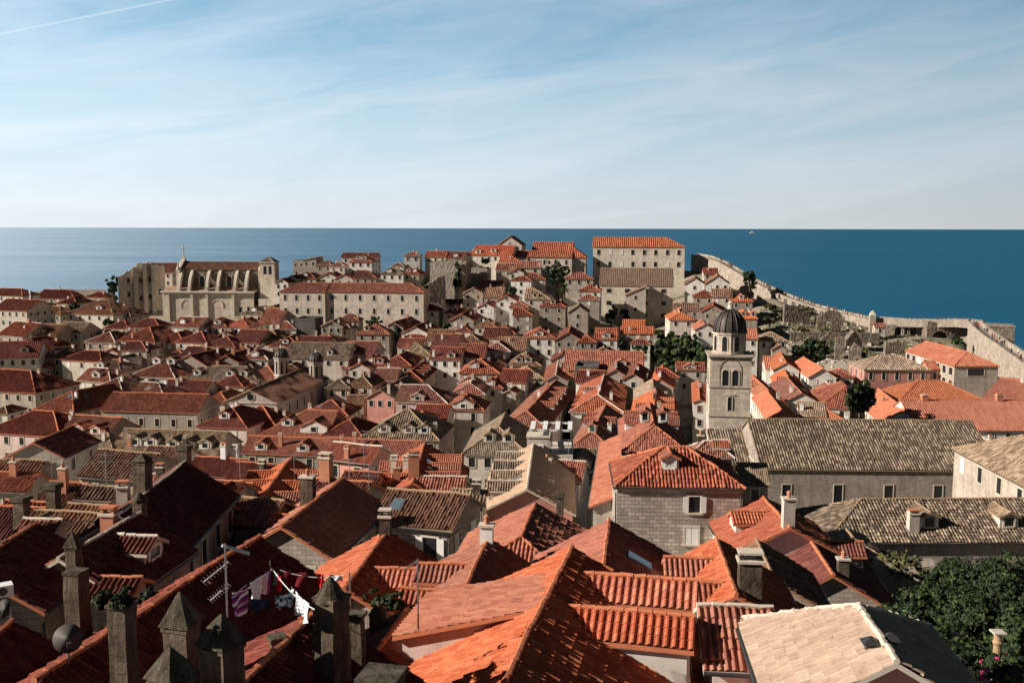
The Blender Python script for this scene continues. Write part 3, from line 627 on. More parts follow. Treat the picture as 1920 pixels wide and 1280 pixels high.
h(886, 478, 960, 460, 'FB', 'O', 'c', Y=415, fw='6x1:vc', dm=[('f', .12, .2, 2.4, 'v'), ('f', .5, .3, 2.4, 'v')])
h(933, 459, 978, 16, 'LR', 'b', 'w', Y=432, attic=True, p=35, lab='small white gabled house poking above the skyline roofs left of the barracks')
h(936, 492, 978, 480, 'FB', 'O', 'c', Y=405); h(930, 506, 975, 494, 'FB', 'o', 's', Y=396, fw='3x1')
h(868, 549, 905, 18, 'LR', 'o', 's', Y=372, rw='3x1', attic=True); h(900, 540, 940, 526, 'FB', 'o', 'c', Y=378); h(908, 556, 942, 540, 'FB', 'b', 's', Y=366)
h(776, 581, 822, 570, 'FB', 'r', 'c', Y=348, fw='2x1:d'); h(831, 586, 872, 570, 'FB', 'o', 's', Y=345, fw='2x1', dm=[('f', .5, .2, 2)])
h(843, 600, 888, 20, 'LR', 'r', 's', Y=332, fw='2x2:cd', attic=True); h(895, 576, 926, 13, 'LR', 'o', 'w', Y=352, attic=True)
h(890, 612, 930, 596, 'FB', 'b', 'c', Y=325); h(925, 624, 965, 604, 'FB', 'r', 's', Y=318)
h(931, 563, 969, 15, 'LR', 'r', 'w', Y=356, fw='2x2:dn', attic=True, lab='tall narrow white gabled house with brown shutters left of the black conifer')
h(753, 624, 803, 18, 'LR', 'r', 'w', Y=316, ch=[(.8, .3), (.8, .6)]); h(800, 636, 845, 618, 'FB', 'b', 'c', Y=308)
h(668, 625, 729, 606, 'FBLR', 'o', 's', Y=314, dm=[('f', .3, .3, 1.8)], rw='1x1'); h(720, 613, 756, 20, 'LR', 'r', 's', Y=322, fw='2x1', attic=True)
h(602, 611, 641, 22, 'LR', 'o', 's', Y=322, fw='3x2', attic=True, ch=[(.8, .1, 1, 'w')]); h(632, 600, 672, 588, 'FB', 'o', 's', Y=332, ch=[(.9, .3, 1.4, 'r')])
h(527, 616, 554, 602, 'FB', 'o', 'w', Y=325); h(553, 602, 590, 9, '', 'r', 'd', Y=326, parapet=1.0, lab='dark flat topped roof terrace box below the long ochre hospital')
h(440, 670, 520, 30, 'LR', 'r', 'c', Y=270, ch=[(.5, .2)]) if False else None
h(505, 648, 560, 626, 'FBLR', 'r', 'c', Y=292, dm=[('f', .5, .2, 2)]); h(556, 650, 612, 630, 'FB', 'r', 's', Y=290, ch=[(.5, .5)]); h(575, 642, 632, 624, 'FB', 'b', 'c', Y=300)
h(533, 670, 652, 642, 'FB', 't', 'c', Y=275, fw='5x1', p=25, dm=[('f', .7, .2, 1.6)]); h(640, 662, 700, 640, 'FB', 'r', 's', Y=280, dm=[('f', .3, .2, 1.8)])
h(455, 708, 520, 672, 'FBLR', 'o', 'c', Y=246, ch=[(.3, .5)]); h(398, 722, 455, 700, 'FB', 'r', 'c', Y=238)
h(655, 690, 693, 16, 'LR', 'o', 'c', Y=258, ch=[(.3, .2)]); h(668, 686, 722, 658, 'FBLR', 'o', 'p', Y=262, dm=[('f', .45, .25, 2.2), ('f', .8, .2, 1.8)], rw='2x1', ch=[(.8, .3, 1.3, 'r')])
h(712, 684, 770, 646, 'LRF' if False else 'FBLR', 'r', 'c', Y=262, ch=[(.2, .2, 1.4, 'p' if False else 'r')]); h(745, 650, 790, 634, 'FB', 'r', 'c', Y=290); h(766, 664, 806, 642, 'FB', 't', 'c', Y=280, fw='2x1')
h(808, 650, 854, 626, 'FB', 'r', 'p', Y=288, rot=-14, ch=[(.3, .3)]); h(806, 672, 862, 650, 'FB', 'r', 'w', Y=270, rw='3x1:c', dm=[('f', .7, .1, 2.2, 'v')], ch=[(.1, .1, 1.5, 'w')], lab='white house with a roof dormer and a long grey side wall in the middle distance')
h(738, 713, 792, 24, 'LRF', 'r', 'c', Y=248, rw='3x2:n', dm=[('r', .3, .2, 1.7), ('r', .5, .2, 1.7), ('r', .7, .2, 1.7)], ch=[(.2, .1, 1.2, 'r')])
h(650, 722, 697, 688, 'LRF' if False else 'FBLR', 'b', 'c', Y=238, fw='2x1:d', p=30); h(612, 726, 655, 698, 'FB', 'g', 's', Y=236, fw='2x1:d'); h(700, 712, 742, 690, 'FB', 'o', 'p', Y=246, fw='3x1')
h(862, 698, 936, 666, 'FBLR', 'o', 'p', Y=255, dm=[('f', .35, .25, 2.6, 'c')], fw='4x1'); h(858, 668, 908, 644, 'FB', 'o', 's', Y=275, fw='2x1'); h(906, 657, 956, 631, 'FBLR', 'o', 's', Y=282, fw='3x1:c', ch=[(.2, .3)])
h(858, 642, 905, 622, 'FB', 'b', 's', Y=298); h(905, 632, 950, 614, 'FB', 'r', 'c', Y=306); h(930, 655, 985, 632, 'FB', 'b', 's', Y=288)
# --- right of middle, under the college
h(970, 501, 1014, 489, 'FB', 'o', 'c', Y=396, fw='2x1'); h(954, 511, 982, 14, 'LR', 'o', 'w', Y=390, attic=True)
h(958, 525, 996, 518, 'FB', 'r', 'w', Y=378, fw='3x2:dc'); h(990, 523, 1022, 512, 'FB', 'r', 'p', Y=382, fw='2x1')
h(984, 560, 1032, 540, 'FB', 't', 'c', Y=352, fw='2x1:d', dm=[('f', .4, .15, 2.2, 'd')]); h(1012, 574, 1060, 558, 'FBLR', 'r', 's', Y=342, fw='2x3:d', dm=[('f', .5, .3, 1.8)], wh=11)
h(962, 590, 998, 577, 'FB', 'r', 's', Y=335, fw='2x2'); h(955, 575, 990, 560, 'FB', 'o', 'w', Y=348, fw='2x1')
h(1065, 585, 1102, 11, 'LR', 'g', 's', Y=335, fw='1x2:v', p=35, lab='narrow grey gabled stone house with two windows one above the other, below the palm tree')
h(1084, 561, 1124, 551, 'FB', 'o', 's', Y=350, fw='1x1'); h(1060, 522, 1112, 511, 'FBLR', 'o', 'c', Y=380, fw='3x1:d'); h(1086, 545, 1126, 529, 'FB', 'o', 'w', Y=362)
h(979, 632, 1040, 606, 'FBLR', 'o', 'w', Y=308, fw='3x2:dd', dm=[('f', .5, .1, 3.0, 'd')], hh=1.7, wh=12, lab='white house with a wide dormer and three tall dark windows, left of the park')
h(1040, 637, 1092, 20, 'LR', 'r', 's', Y=306, p=30, ch=[(.2, .05)]); h(955, 684, 1014, 650, 'FBLR', 'b', 'c', Y=268, dm=[('f', .3, .15, 2, 'd'), ('f', .6, .15, 2, 'd')]); h(955, 708, 1018, 682, 'FB', 't', 's', Y=252)
h(1033, 675, 1074, 14, 'LR', 'r', 'c', Y=278, p=30); h(1084, 640, 1118, 622, 'FB', 'r', 's', Y=304)
h(1116, 635, 1157, 615, 'FB', 'o', 'w', Y=308, dm=[('f', .5, .1, 2.6, 'd')], fw='2x1:n'); h(1165, 624, 1225, 612, 'FB', 'O', 's', Y=312, fw='3x2:c', ch=[(.25, .2)]); h(1168, 609, 1208, 599, 'FB', 'O', 's', Y=326)
h(1256, 599, 1302, 16, 'LRF', 'O', 'c', Y=330, fw='2x1', dm=[('f', .5, .25, 1.6)]); h(1263, 581, 1310, 568, 'FB', 'b', 's', Y=346)
h(1284, 532, 1321, 16, 'LR', 'b', 'w', Y=374, fw='1x1', p=32); h(1323, 531, 1367, 18, 'LR', 'b', 'w', Y=372, p=34); h(1315, 584, 1359, 16, 'LR', 'r', 's', Y=340, fw='2x1', p=30, attic=True)
h(1303, 618, 1341, 16, 'LR', 'O', 'w', Y=312, fw='2x1:d', p=30); h(1320, 513, 1346, 503, 'FB', 'r', 'c', Y=392); h(1300, 556, 1340, 540, 'FB', 'r', 's', Y=358); h(1336, 556, 1372, 542, 'FB', 'b', 'c', Y=356)
h(1370, 564, 1411, 546, 'FBLR', 'O', 's', Y=352, dm=[('f', .5, .2, 1.8, 'd')]); h(1374, 596, 1420, 571, 'FB', 'O', 's', Y=328, dm=[('f', .45, .15, 1.7, 'v'), ('f', .85, .15, 1.7, 'v')], fw='1x1')
h(1384, 634, 1421, 617, 'FB', 'O', 'w', Y=296, fw='2x3', wh=16, lab='tall white block directly behind the bell tower with a single orange roof'); h(1424, 638, 1477, 619, 'FB', 't', 'w', Y=300, fw='3x1:d')
# --- middle
h(1056, 708, 1206, 658, 'FB', 'o', 'c', Y=248, p=26, dm=[('f', .72, .45, 2.6, 'v')], rw='2x1', ch=[(.05, .1)], lab='large orange roofed house with one dormer, broadest roof left of the bell tower')
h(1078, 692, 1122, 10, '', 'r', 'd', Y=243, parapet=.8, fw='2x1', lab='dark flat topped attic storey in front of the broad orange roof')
h(1020, 714, 1064, 26, 'LR', 'o', 's', Y=240, p=30); h(1132, 704, 1176, 20, 'LR', 'o', 's', Y=238, p=30, ch=[(.5, .1)]); h(1168, 710, 1206, 18, 'LR', 'r', 'c', Y=234, p=30)
h(1080, 716, 1130, 694, 'FB', 'r', 's', Y=236, ch=[(.4, .3)]); h(1210, 724, 1262, 26, 'LR', 'O', 's', Y=232, p=30, ch=[(.5, .1)]); h(1232, 705, 1272, 690, 'FB', 'r', 'c', Y=242)
h(1270, 692, 1322, 679, 'FB', 'o', 'c', Y=258, dm=[('f', .45, .05, 3.4, 'v')]); h(1300, 753, 1324, 26, 'LR', 'O', 'w', Y=205, lw='5x2:n', p=22)
h(937, 800, 1024, 44, 'LRF', 'o', 'c', Y=182, dm=[('r', .38, .2, 2.2), ('r', .52, .2, 2.2), ('r', .66, .2, 2.2), ('r', .8, .2, 2.2)], rw='6x1', p=28, ch=[(.5, .3), (.45, .5), (.5, .7)])
h(1070, 770, 1168, 34, 'LRF', 'o', 's', Y=200, p=26, fw='2x1:d', rw='4x1:d', ch=[(.75, .2, 1.5, 'w'), (.5, .3)], dm=[('l', .5, .3, 2.4)])
h(1070, 838, 1144, 26, 'LRF', 'o', 's', Y=142, p=33, dm=[('f', .5, .1, 1.3, 'g'), ('l', .55, .15, 2.0), ('l', .75, .15, 2.0), ('r', .6, .15, 2)], fw='3x1:g', ch=[(.85, .35)])
h(1190, 762, 1264, 24, 'LR', 't', 's', Y=205, p=30, ch=[(.45, .1, 1.6, 'r'), (.8, .2, 1.2, 'w')]); h(1182, 790, 1270, 24, 'LR', 'O', 'p', Y=178, p=30, dm=[('l', .3, .2, 2.4), ('r', .3, .15, 2.2), ('r', .6, .15, 2.2)], ch=[(.6, .05, 1.4, 'r'), (.5, .4, 1.4, 's')])
h(1166, 845, 1292, 20, 'LRF', 'o', 'w', Y=114, p=31, dm=[('f', .36, .22, 1.2, 'd'), ('f', .64, .22, 1.2, 'd'), ('l', .55, .15, 2.4), ('l', .72, .15, 2.4), ('r', .55, .15, 2.4), ('r', .72, .15, 2.4)])
h(1076, 874, 1152, 842, 'FB', 't', 'c', Y=112, p=24, sk=[('f', .3, .5)], dm=[('f', .2, .0, 2.2, 'x')], ch=[(.85, .4)])
h(870, 848, 990, 16, 'LRF', 't', 'c', Y=140, p=31, dm=[('f', .38, .12, 1.7, 'v'), ('f', .68, .12, 1.7, 'v')], fw='4x2:dn', lw='4x1')
hr((1000, 832), (990, 900), 39, 3.7, 'k', 'P', p=28, dm=[('l', .18, .12, 2.0, 'v', 't'), ('l', .4, .12, 2.0, 'v', 't'), ('l', .62, .12, 2.0, 'v', 't'), ('l', .84, .12, 2.0, 'v', 't')], fw='1x1:d', sk=[('l', .3, .7), ('l', .6, .6)], ext=2.5)
h(994, 896, 1086, 862, 'FB', 'o', 'w', Y=92, p=24, rot=-12, ch=[(.32, .1, 1.5, 'w', .9)], fw='2x1')
h(676, 820, 822, 765, 'FBLR', 'g', 's', Y=172, dm=[('f', .28, .18, 2.3, 'n'), ('f', .6, .18, 2.3, 'n'), ('f', .8, .18, 2.3, 'd')], rw='3x2:n', fw='5x1', p=31, P=.42, ch=[(.9, .3, 1.0, 'w')],
  lab='big hipped dark grey roofed house with three front dormers left of the rooftop terrace')
h(488, 814, 610, 768, 'FBL', 'o', 'P', Y=176, dm=[('f', .35, .35, 2.2, 'v'), ('f', .8, .12, 5.0, 'v')], p=28, fw='4x1'); h(606, 814, 678, 776, 'FBLR', 'r', 'p', Y=174, ch=[(.1, .6, 1.4, 'c')], p=30)
h(455, 847, 780, 822, 'FB', 'o', 's', Y=156, p=26, dm=[('f', .10, .15, 2, 'd'), ('f', .345, .15, 2, 'd'), ('f', .74, .15, 2, 'd')], ch=[(.2, .25, 1.6, 'c'), (.56, .25, 1.6, 'c'), (.63, .3, 1.8, 'c')], fw='9x1:d',
  lab='very long low row house under one orange roof with three small dormers, across the middle')
h(606, 858, 692, 832, 'FB', 'o', 'P', Y=115, rot=-22, fw='2x1:d', ch=[(.5, .05, 1.2, 'c')])
h(688, 744, 738, 22, 'LR', 'g', 'P', Y=222, fw='3x1:d', p=30, ch=[(.8, .02, 2.0, 'r')]); h(735, 740, 762, 722, 'FB', 'g', 'p', Y=226); h(742, 752, 838, 722, 'FB', 'o', 'p', Y=216, dm=[('f', .42, .05, 3.0, 'd')], fw='3x2:d')
h(830, 766, 906, 734, 'FBLR', 'r', 'c', Y=210, dm=[('f', .5, .02, 4.6, 'v', 'o', 'w')], fw='2x3:dc', rw='3x2:n', hh=1.8, p=30, lab='tall cream house with a wide white dormer and brown shutters, beyond the grey hipped roof'); h(848, 737, 908, 704, 'FBLR', 'o', 'c', Y=226, rw='3x1:n')
h(905, 726, 942, 694, 'FBLR', 'r', 'c', Y=236, rw='4x1:n', dm=[('f', .4, .1, 2)]); h(938, 714, 985, 692, 'FB', 'r', 'p', Y=242, rot=-12, rw='3x1')
h(568, 777, 652, 748, 'FBLR', 'r', 'w', Y=205, sk=[('f', .3, .5)], ch=[(.85, .2, 1.2, 'c'), (.02, .4, 1.4, 'r')]); h(762, 790, 812, 766, 'FB', 'O', 'P', Y=192); h(775, 786, 835, 758, 'FB', 'r', 'c', Y=200)
h(371, 798, 462, 752, 'FBLR', 'r', 'c', Y=190, dm=[('f', .45, .3, 2.2, 'd')], fw='2x2:cd', rw='2x1', p=29); h(460, 800, 520, 762, 'FB', 'r', 'P', Y=196, rw='2x1'); h(520, 795, 570, 768, 'FB', 'b', 'p', Y=194)
hr((796, 831), (777, 892), 38.6, 4.1, 'O', 'P', p=30, dm=[('r', .3, .1, 2.2), ('r', .52, .1, 2.2), ('r', .75, .1, 2.2), ('l', .25, .15, 2), ('l', .55, .15, 2)], rw='3x2:d', sk=[('r', .45, .7), ('r', .6, .75)], ch=[(.5, .1, 2.0, 'c', .9), (.3, .2, 1.4, 'c')], ext=2.0)
h(775, 928, 862, 893, 'FB', 'o', 'p', Y=82, p=30, fw='3x1', rw='2x1', P=.26); h(688, 912, 766, 891, 'FB', 't', 'c', Y=88, p=26, P=.27, ch=[(.55, .6, 1.6, 'r'), (.85, .6, 1.6, 'r')])
hr((546, 858), (492, 930), 39, 3.3, 'O', 'w', p=29, dm=[('r', .15, .12, 2.0), ('r', .42, .12, 2.0), ('r', .7, .12, 2.0), ('l', .2, .12, 2.0), ('l', .45, .12, 2.0), ('l', .7, .12, 2.0)])
hr((642, 899), (530, 985), 44, 2.7, 'O', 's', p=30, ch=[(.35, .6, 1.6, 's', .8)], rw='3x1:d')
h(700, 974, 843, 922, 'FB', 'b', 's', rot=-18, Y=60, p=25, sk=[('f', .2, .5)], fw='2x1', rw='2x1')
h(560, 945, 662, 900, 'FB', 'r', 's', Y=66, rot=-16, p=25, ch=[(.2, .5, 1.5, 'c', .8)])
# --- left middle
h(66, 766, 138, 17, 'LRF', 'o', 's', Y=205, rot=-20, fw='1x1', p=32, sk=[('f', .55, .45), ('r', .2, .6), ('r', .4, .6)]); h(-40, 730, 66, 694, 'FB', 'r', 's', Y=228)
h(190, 768, 370, 737, 'FB', 'o', 's', Y=205, p=27, fw='6x2:d', row=3.2, top=1.6, cornice=True, hh=1.6, P=.5, lab='long palace with six bays of dark windows, left of the twin domed church', wh=11)
h(246, 737, 306, 717, 'FB', 'o', 'w', Y=226, P=.5); h(150, 737, 232, 706, 'FBLR', 'o', 'c', Y=230, sk=[('f', .5, .4)]); h(300, 735, 380, 712, 'FB', 'r', 'c', Y=232); h(378, 753, 428, 722, 'FB', 'o', 'c', Y=220, fw='1x1')
h(205, 848, 402, 806, 'FB', 't', 'c', Y=158, p=27, dm=[('f', .2, .3, 2.2, 'd'), ('f', .35, .3, 2.2, 'd'), ('f', .57, .25, 2.1, 'd'), ('f', .72, .25, 2.1, 'd'), ('f', .88, .25, 2.1, 'v')], ch=[(.15, .15, 1.3, 'c'), (.7, .1, 1.9, 's')],
  lab='tan tiled row house with five peaked dormers, on the left'); h(128, 840, 212, 812, 'FB', 't', 'c', Y=160, ch=[(.6, .3)])
h(15, 854, 118, 9, 'LR', 'r', 'c', Y=112, rot=-2, rw='2x1:d', p=27); h(108, 812, 192, 780, 'FB', 'o', 's', Y=178, dm=[('f', .4, .1, 2.6, 'v'), ('f', .8, .1, 2.2, 'd')]); h(-30, 808, 112, 770, 'FB', 'r', 's', Y=180)
h(148, 890, 258, 846, 'FB', 'b', 's', rot=-14, Y=96, P=.36); h(256, 872, 330, 838, 'FB', 'b', 'w', rot=-14, Y=108, P=.38, rw='1x1'); h(-20, 916, 46, 885, 'FB', 'o', 's', Y=84, ch=[(.4, .4)])
h(265, 925, 345, 890, 'FB', 'o', 's', Y=82, P=.3); h(350, 885, 440, 858, 'FB', 'r', 'w', Y=104, rot=-14, ch=[(.55, .5, 1.3, 'w'), (.75, .6, 1.3, 'w')]); h(425, 900, 490, 868, 'FB', 'r', 'c', Y=92, rot=-14)
h(355, 935, 425, 900, 'FB', 'r', 's', Y=72, rot=-14, dm=[('f', .8, .1, 1.6)])
hr((345, 868), (225, 962), 46, 2.9, 'r', 's', p=32, rw='4x1:d', ch=[(.2, .5, 1)], ridge='mortar')
hr((256, 966), (118, 1043), 47.5, 2.4, 'r', 's', p=30, dm=[('r', .6, .2, 1.6)], ridge='mortar', ch=[(.3, .9, .7)])
h(430, 975, 500, 935, 'FB', 'b', 's', Y=58, rot=-14, rw='2x1:d')
h(40, 1000, 150, 960, 'FB', 'b', 's', Y=56, rot=-10, dm=[('f', .2, .3, 1.5)], P=.24); h(-60, 1000, 40, 950, 'FB', 'r', 's', Y=58); h(140, 948, 200, 918, 'FB', 'b', 's', Y=66, P=.25); h(70, 945, 135, 905, 'FB', 'r', 's', Y=74, ch=[(.5, .3, 1.8, 'c')])
hr((62, 985), (-60, 1060), 48, 2.5, 'r', 's', p=30, ch=[(.3, .5, .7)])
# --- foreground told by ridges
hr((480, 1010), (160, 1215), 50.0, 2.9, 'r', 's', p=31, ext=1.5)
F1 = hr((1071, 1031), (940, 1290), 49.0, 4.6, 'O', 'w', p=28, ext=4.5, P=.235, dm=[('r', .91, .09, 1.9), ('r', .715, .09, 1.9)])
hr((1142, 977), (1131, 1065), 47.0, 3.0, 'O', 's', p=29, sk=[('r', .5, .55)])
hr((914, 1012), (868, 1112), 46.4, 3.0, 'O', 'P', p=29, dm=[('l', .62, .22, 1.6, 'x'), ('l', .22, .22, 1.6, 'x')], ch=[(.5, .97, .7, 'w', .55)], ext=1.0)
hr((1003, 946), (980, 1000), 45.0, 3.4, 'O', 'w', p=26, sk=[('l', .4, .5)], ext=.5, t='LRF')
hr((725, 998), (655, 1092), 46.0, 2.9, 'O', 's', p=30, ext=.5, ch=[(.5, .97, .8, 's', .5)], dm=[('r', .4, .15, 1.7, 'x')])
hr((760, 1148), (690, 1242), 47.4, 2.4, 'O', 's', p=30, ext=2.5)
hr((585, 1152), (455, 1280), 50.4, 2.8, 'r', 's', p=30, ext=2)
hr((14, 1172), (-110, 1290), 49.6, 2.0, 'r', 's', p=30, ext=1)
hr((1610, 1135), (1675, 1232), 50.0, 2.5, 'k', 'P', p=30, t='LRB', P=.21, course=.32, amp=.2, auto=False, lab='nearest house at the bottom right, with a pale cream tiled roof and pink gable', ridge='mortar')
h(1337, 1238, 1450, 1138, 'FB', 'o', 'w', Y=27.3, rot=-4, p=30, lw='1x1:d')
hr((1343, 1012), (1372, 1092), 47.0, 2.5, 'O', 'w', p=31, dm=[('l', .68, .15, 1.6, 'v'), ('l', .22, .15, 1.9, 'v')], ext=1.0, ch=[(.62, .12, 1.3, 's', .8)])
hr((1430, 931), (1480, 986), 42.0, 3.3, 'O', 'w', p=27, dm=[('l', .55, .2, 1.8, 'x')], ch=[(.5, .05, 1.6, 'r', .7)])
hr((1500, 985), (1560, 1075), 41.0, 4.0, 'r', 's', p=30, dm=[('r', .75, .2, 2.0, 'x')], ch=[(.6, .1, 1.0, 's')])
hr((1420, 1015), (1450, 1085), 43.6, 2.6, 'b', 's', p=30)
hr((1458, 1112), (1476, 1150), 45.5, 1.8, 'O', 's', p=30, t='LRF')
h(1568, 1038, 1650, 990, 'LRF' if False else 'FBLR', 't', 's', Y=66, rot=-4, p=27)
hr((1230, 1125), (1250, 1175), 46.5, 1.2, 'O', 's', p=30)
# ashlar house
h(1157, 908, 1393, 838, 'FBLR', 'o', 'S', Y=66, rot=-3, p=29, P=.245, dm=[('f', .44, .40, 1.15, 'c', 'o', 'w')], o=.18, cornice=True, wh=12, win=[('f', .62, .75, .75, 1.1, 'o'), ('f', .60, 2.9, .85, 1.15, 'c')], auto=False, lab='big ashlar house with a hipped orange roof and one white dormer before the bell tower')
h(1292, 852, 1372, 826, 'FBLR', 'o', 'p', Y=92, p=32, dm=[('r', .5, .15, 2.0)]); h(1112, 945, 1152, 22, 'L', 'O', 'c', Y=72, p=24, lw='2x1')
# --- right: friary and the orange roofs behind it
h(1550, 1013, 2010, 935, 'FBL', 'g', 's', Y=86, rot=1, p=27, P=.3, amp=.26, dm=[('f', .44, .27, 1.7, 'w', 't', 'w'), ('f', .77, .27, 1.7, 'w', 't', 'w')], ch=[(.37, .12, 1.5, 'r', .9)], auto=False, lab='long dark tiled friary wing with two white dormers above the ivy')
h(1430, 877, 1872, 787, 'FB', 'n', 's', Y=150, rot=-1, p=28, P=.42, amp=.3, win=[('f', .105, 2.6, 1.3, 3.0, 'p'), ('f', .325, 2.6, 1.3, 3.0, 'p'), ('f', .54, 2.6, 1.3, 3.0, 'p'), ('f', .75, 2.6, 1.3, 3.0, 'p')], cornice=True, wh=13, auto=False, lab='long friary church nave under a broad weathered tan roof right of the bell tower', cat='church', name='church_nave')
h(1342, 866, 1428, 806, 'F', 'n', 's', Y=158, rot=0, p=31, P=.42, wh=9, auto=False); h(1392, 905, 1440, 868, 'FB', 't', 's', Y=118, rot=-7)
h(1790, 840, 1935, 15, 'FBLR', 't', 'l', Y=128, rot=-91, p=27, fw='4x1:cv', ww=1.1, hh=1.9, wh=13, auto=False, lab='pale stone building with a hipped tan roof and bright sunlit wall at the right edge', P=.4)
h(1690, 747, 1838, 713, 'FBLR', 'O', 'w', Y=212, rot=0, p=27, P=.5); h(1720, 805, 2000, 750, 'FB', 'O', 'w', Y=184, rot=0, p=27, P=.45, ch=[(.16, .5, 1.0, 'c', 1.2), (.68, .5, 1.0, 'c', 1.2)])
h(1838, 752, 1960, 715, 'FB', 'O', 'w', Y=216, rot=-50, p=24, P=.5); h(1650, 790, 1745, 26, 'LR', 'O', 'w', Y=190, p=27); h(1535, 762, 1594, 704, 'FBL', 'o', 'c', Y=205, p=28, ch=[(.1, .6, 1.6, 'c')])
h(1621, 692, 1744, 666, 'FBLR', 't', 'P', Y=245, rot=0, p=26, fw='5x1:d', hh=1.9, wh=10, lab='pink building with five dark windows and a mottled tan hipped roof, below the ruins', P=.55); h(1743, 691, 1782, 677, 'FB', 'O', 'P', Y=246, rot=0, fw='2x1:d', hh=1.9)
h(1790, 685, 1872, 30, 'LRF', 'O', 's', Y=238, rot=0, p=26, fw='1x1:d', ww=4.0, hh=1.8, lab='stone pavilion with a wide bright orange roof beside the city wall', P=.6)
h(1450, 692, 1498, 22, 'LR', 'O', 'w', Y=250, p=30); h(1456, 728, 1508, 20, 'LR', 'O', 'w', Y=228, p=30, dm=[('f', .5, .2, 1)] if False else [('l', .4, .2, 2.2)]); h(1436, 690, 1464, 668, 'FB', 'O', 'w', Y=262); h(1516, 706, 1568, 22, 'LR', 'O', 'w', Y=240, p=32)
h(1560, 705, 1600, 688, 'FB', 'r', 'w', Y=246); h(1442, 790, 1500, 28, 'LR', 'O', 'c', Y=180, p=27); h(1500, 778, 1548, 754, 'FB', 't', 'w', Y=192, ch=[(.1, .2)]); h(1470, 752, 1535, 24, 'LR', 'o', 'w', Y=208, p=28, ch=[(.3, .2)])
h(1418, 742, 1462, 24, 'LR', 'O', 'w', Y=215, p=28, dm=[('l', .4, .2, 2.0), ('l', .6, .2, 2.0)]); h(1540, 790, 1590, 768, 'FB', 'O', 'c', Y=190)

# --- small roofs packed among the dark ones at lower left
h(160, 1112, 236, 1082, 'FB', 'r', 's', Y=36, rot=-5, p=24); h(37, 994, 92, 974, 'FB', 'o', 'p', Y=50, p=24, P=.26); h(150, 930, 205, 912, 'FB', 'b', 'p', Y=62, P=.26, rot=-8)
h(505, 986, 552, 966, 'FB', 'O', 'w', Y=57, p=24, rot=-10, P=.26); h(232, 985, 262, 966, 'FB', 'b', 's', Y=52, P=.26, rot=-8); h(270, 958, 318, 940, 'FB', 'o', 'p', Y=58, P=.28, rot=-8)
h(352, 968, 412, 944, 'FB', 'r', 's', Y=57, rot=-10, P=.26); h(662, 958, 704, 936, 'FB', 'b', 's', Y=62, rot=-16); h(850, 935, 905, 918, 'FB', 't', 'c', Y=76, P=.3); h(640, 905, 700, 884, 'FB', 'r', 'c', Y=84, rot=-14)
h(0, 962, 62, 940, 'FB', 'r', 's', Y=62, rot=-8, P=.28); h(120, 968, 180, 946, 'FB', 'b', 's', Y=57, rot=-8, P=.26); h(-30, 890, 60, 862, 'FB', 'b', 's', Y=95, P=.36)
h(405, 925, 455, 905, 'FB', 'o', 'w', Y=76, P=.3, rot=-12); h(560, 905, 606, 888, 'FB', 'O', 'w', Y=88, P=.3, rot=-10)

# --- small houses squeezed in front of the larger ones
inf = random.Random(21)
for r in [r for r in HOUSES if r and not r['lab'] and 118 < r['Y'] < 335 and r['t'] and r['W'] > 6]:
    if inf.random() > .62: continue
    w_ = min(r['W'] * inf.uniform(.4, .7), inf.uniform(4.2, 6.5)); d_ = inf.uniform(4, 6.5); s0 = inf.uniform(0, max(.1, r['W'] - w_)); Mx = r['root'].matrix_basis
    A = Mx @ Vector((s0, -d_ - inf.uniform(.1, 1.2), 9.0 - inf.uniform(1.6, 3.6))); rr = math.radians(-7 + inf.uniform(-6, 6))
    q = house(A, rr, w_, d_, inf.choice(['FB', 'LR', 'LR', 'FBLR', 'LRF']), inf.choice('ooorrbbt'), inf.choice('csscwp'), inf.choice([25, 28, 31]), wh=9, dm=[('f', .5, .2, 1.7)] if inf.random() < .0 else (), group='small infill houses')

# ================================================================ landmarks
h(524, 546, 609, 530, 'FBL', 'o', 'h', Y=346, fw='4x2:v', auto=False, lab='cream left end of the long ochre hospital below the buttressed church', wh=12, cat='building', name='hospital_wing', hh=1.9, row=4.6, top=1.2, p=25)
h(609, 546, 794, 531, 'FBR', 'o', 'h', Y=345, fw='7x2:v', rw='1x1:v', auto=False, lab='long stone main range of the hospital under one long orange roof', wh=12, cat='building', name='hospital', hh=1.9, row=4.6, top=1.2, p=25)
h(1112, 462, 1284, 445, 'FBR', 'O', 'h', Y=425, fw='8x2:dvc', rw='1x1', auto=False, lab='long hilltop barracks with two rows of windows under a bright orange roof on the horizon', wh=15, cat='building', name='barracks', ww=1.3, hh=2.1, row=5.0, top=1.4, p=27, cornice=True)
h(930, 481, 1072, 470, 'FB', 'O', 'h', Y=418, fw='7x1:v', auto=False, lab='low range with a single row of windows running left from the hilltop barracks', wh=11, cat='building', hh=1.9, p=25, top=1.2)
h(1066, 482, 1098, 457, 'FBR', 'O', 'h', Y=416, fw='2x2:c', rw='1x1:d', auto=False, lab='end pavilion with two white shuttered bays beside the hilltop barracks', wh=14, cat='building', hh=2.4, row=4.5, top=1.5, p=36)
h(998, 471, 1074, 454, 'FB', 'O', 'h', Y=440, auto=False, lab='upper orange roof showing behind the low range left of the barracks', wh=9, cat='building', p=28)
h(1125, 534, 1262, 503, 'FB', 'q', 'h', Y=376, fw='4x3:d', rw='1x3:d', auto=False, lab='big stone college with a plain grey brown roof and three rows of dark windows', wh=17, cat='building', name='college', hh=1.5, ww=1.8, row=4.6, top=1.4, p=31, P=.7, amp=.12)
h(1173, 553, 1211, 8, 'L', 'b', 'h', Y=366, fw='1x3:v', auto=False, lab='narrow shed roofed block standing out from the front of the stone college', wh=13, cat='building', hh=1.4, row=4.4, top=.2, p=24)
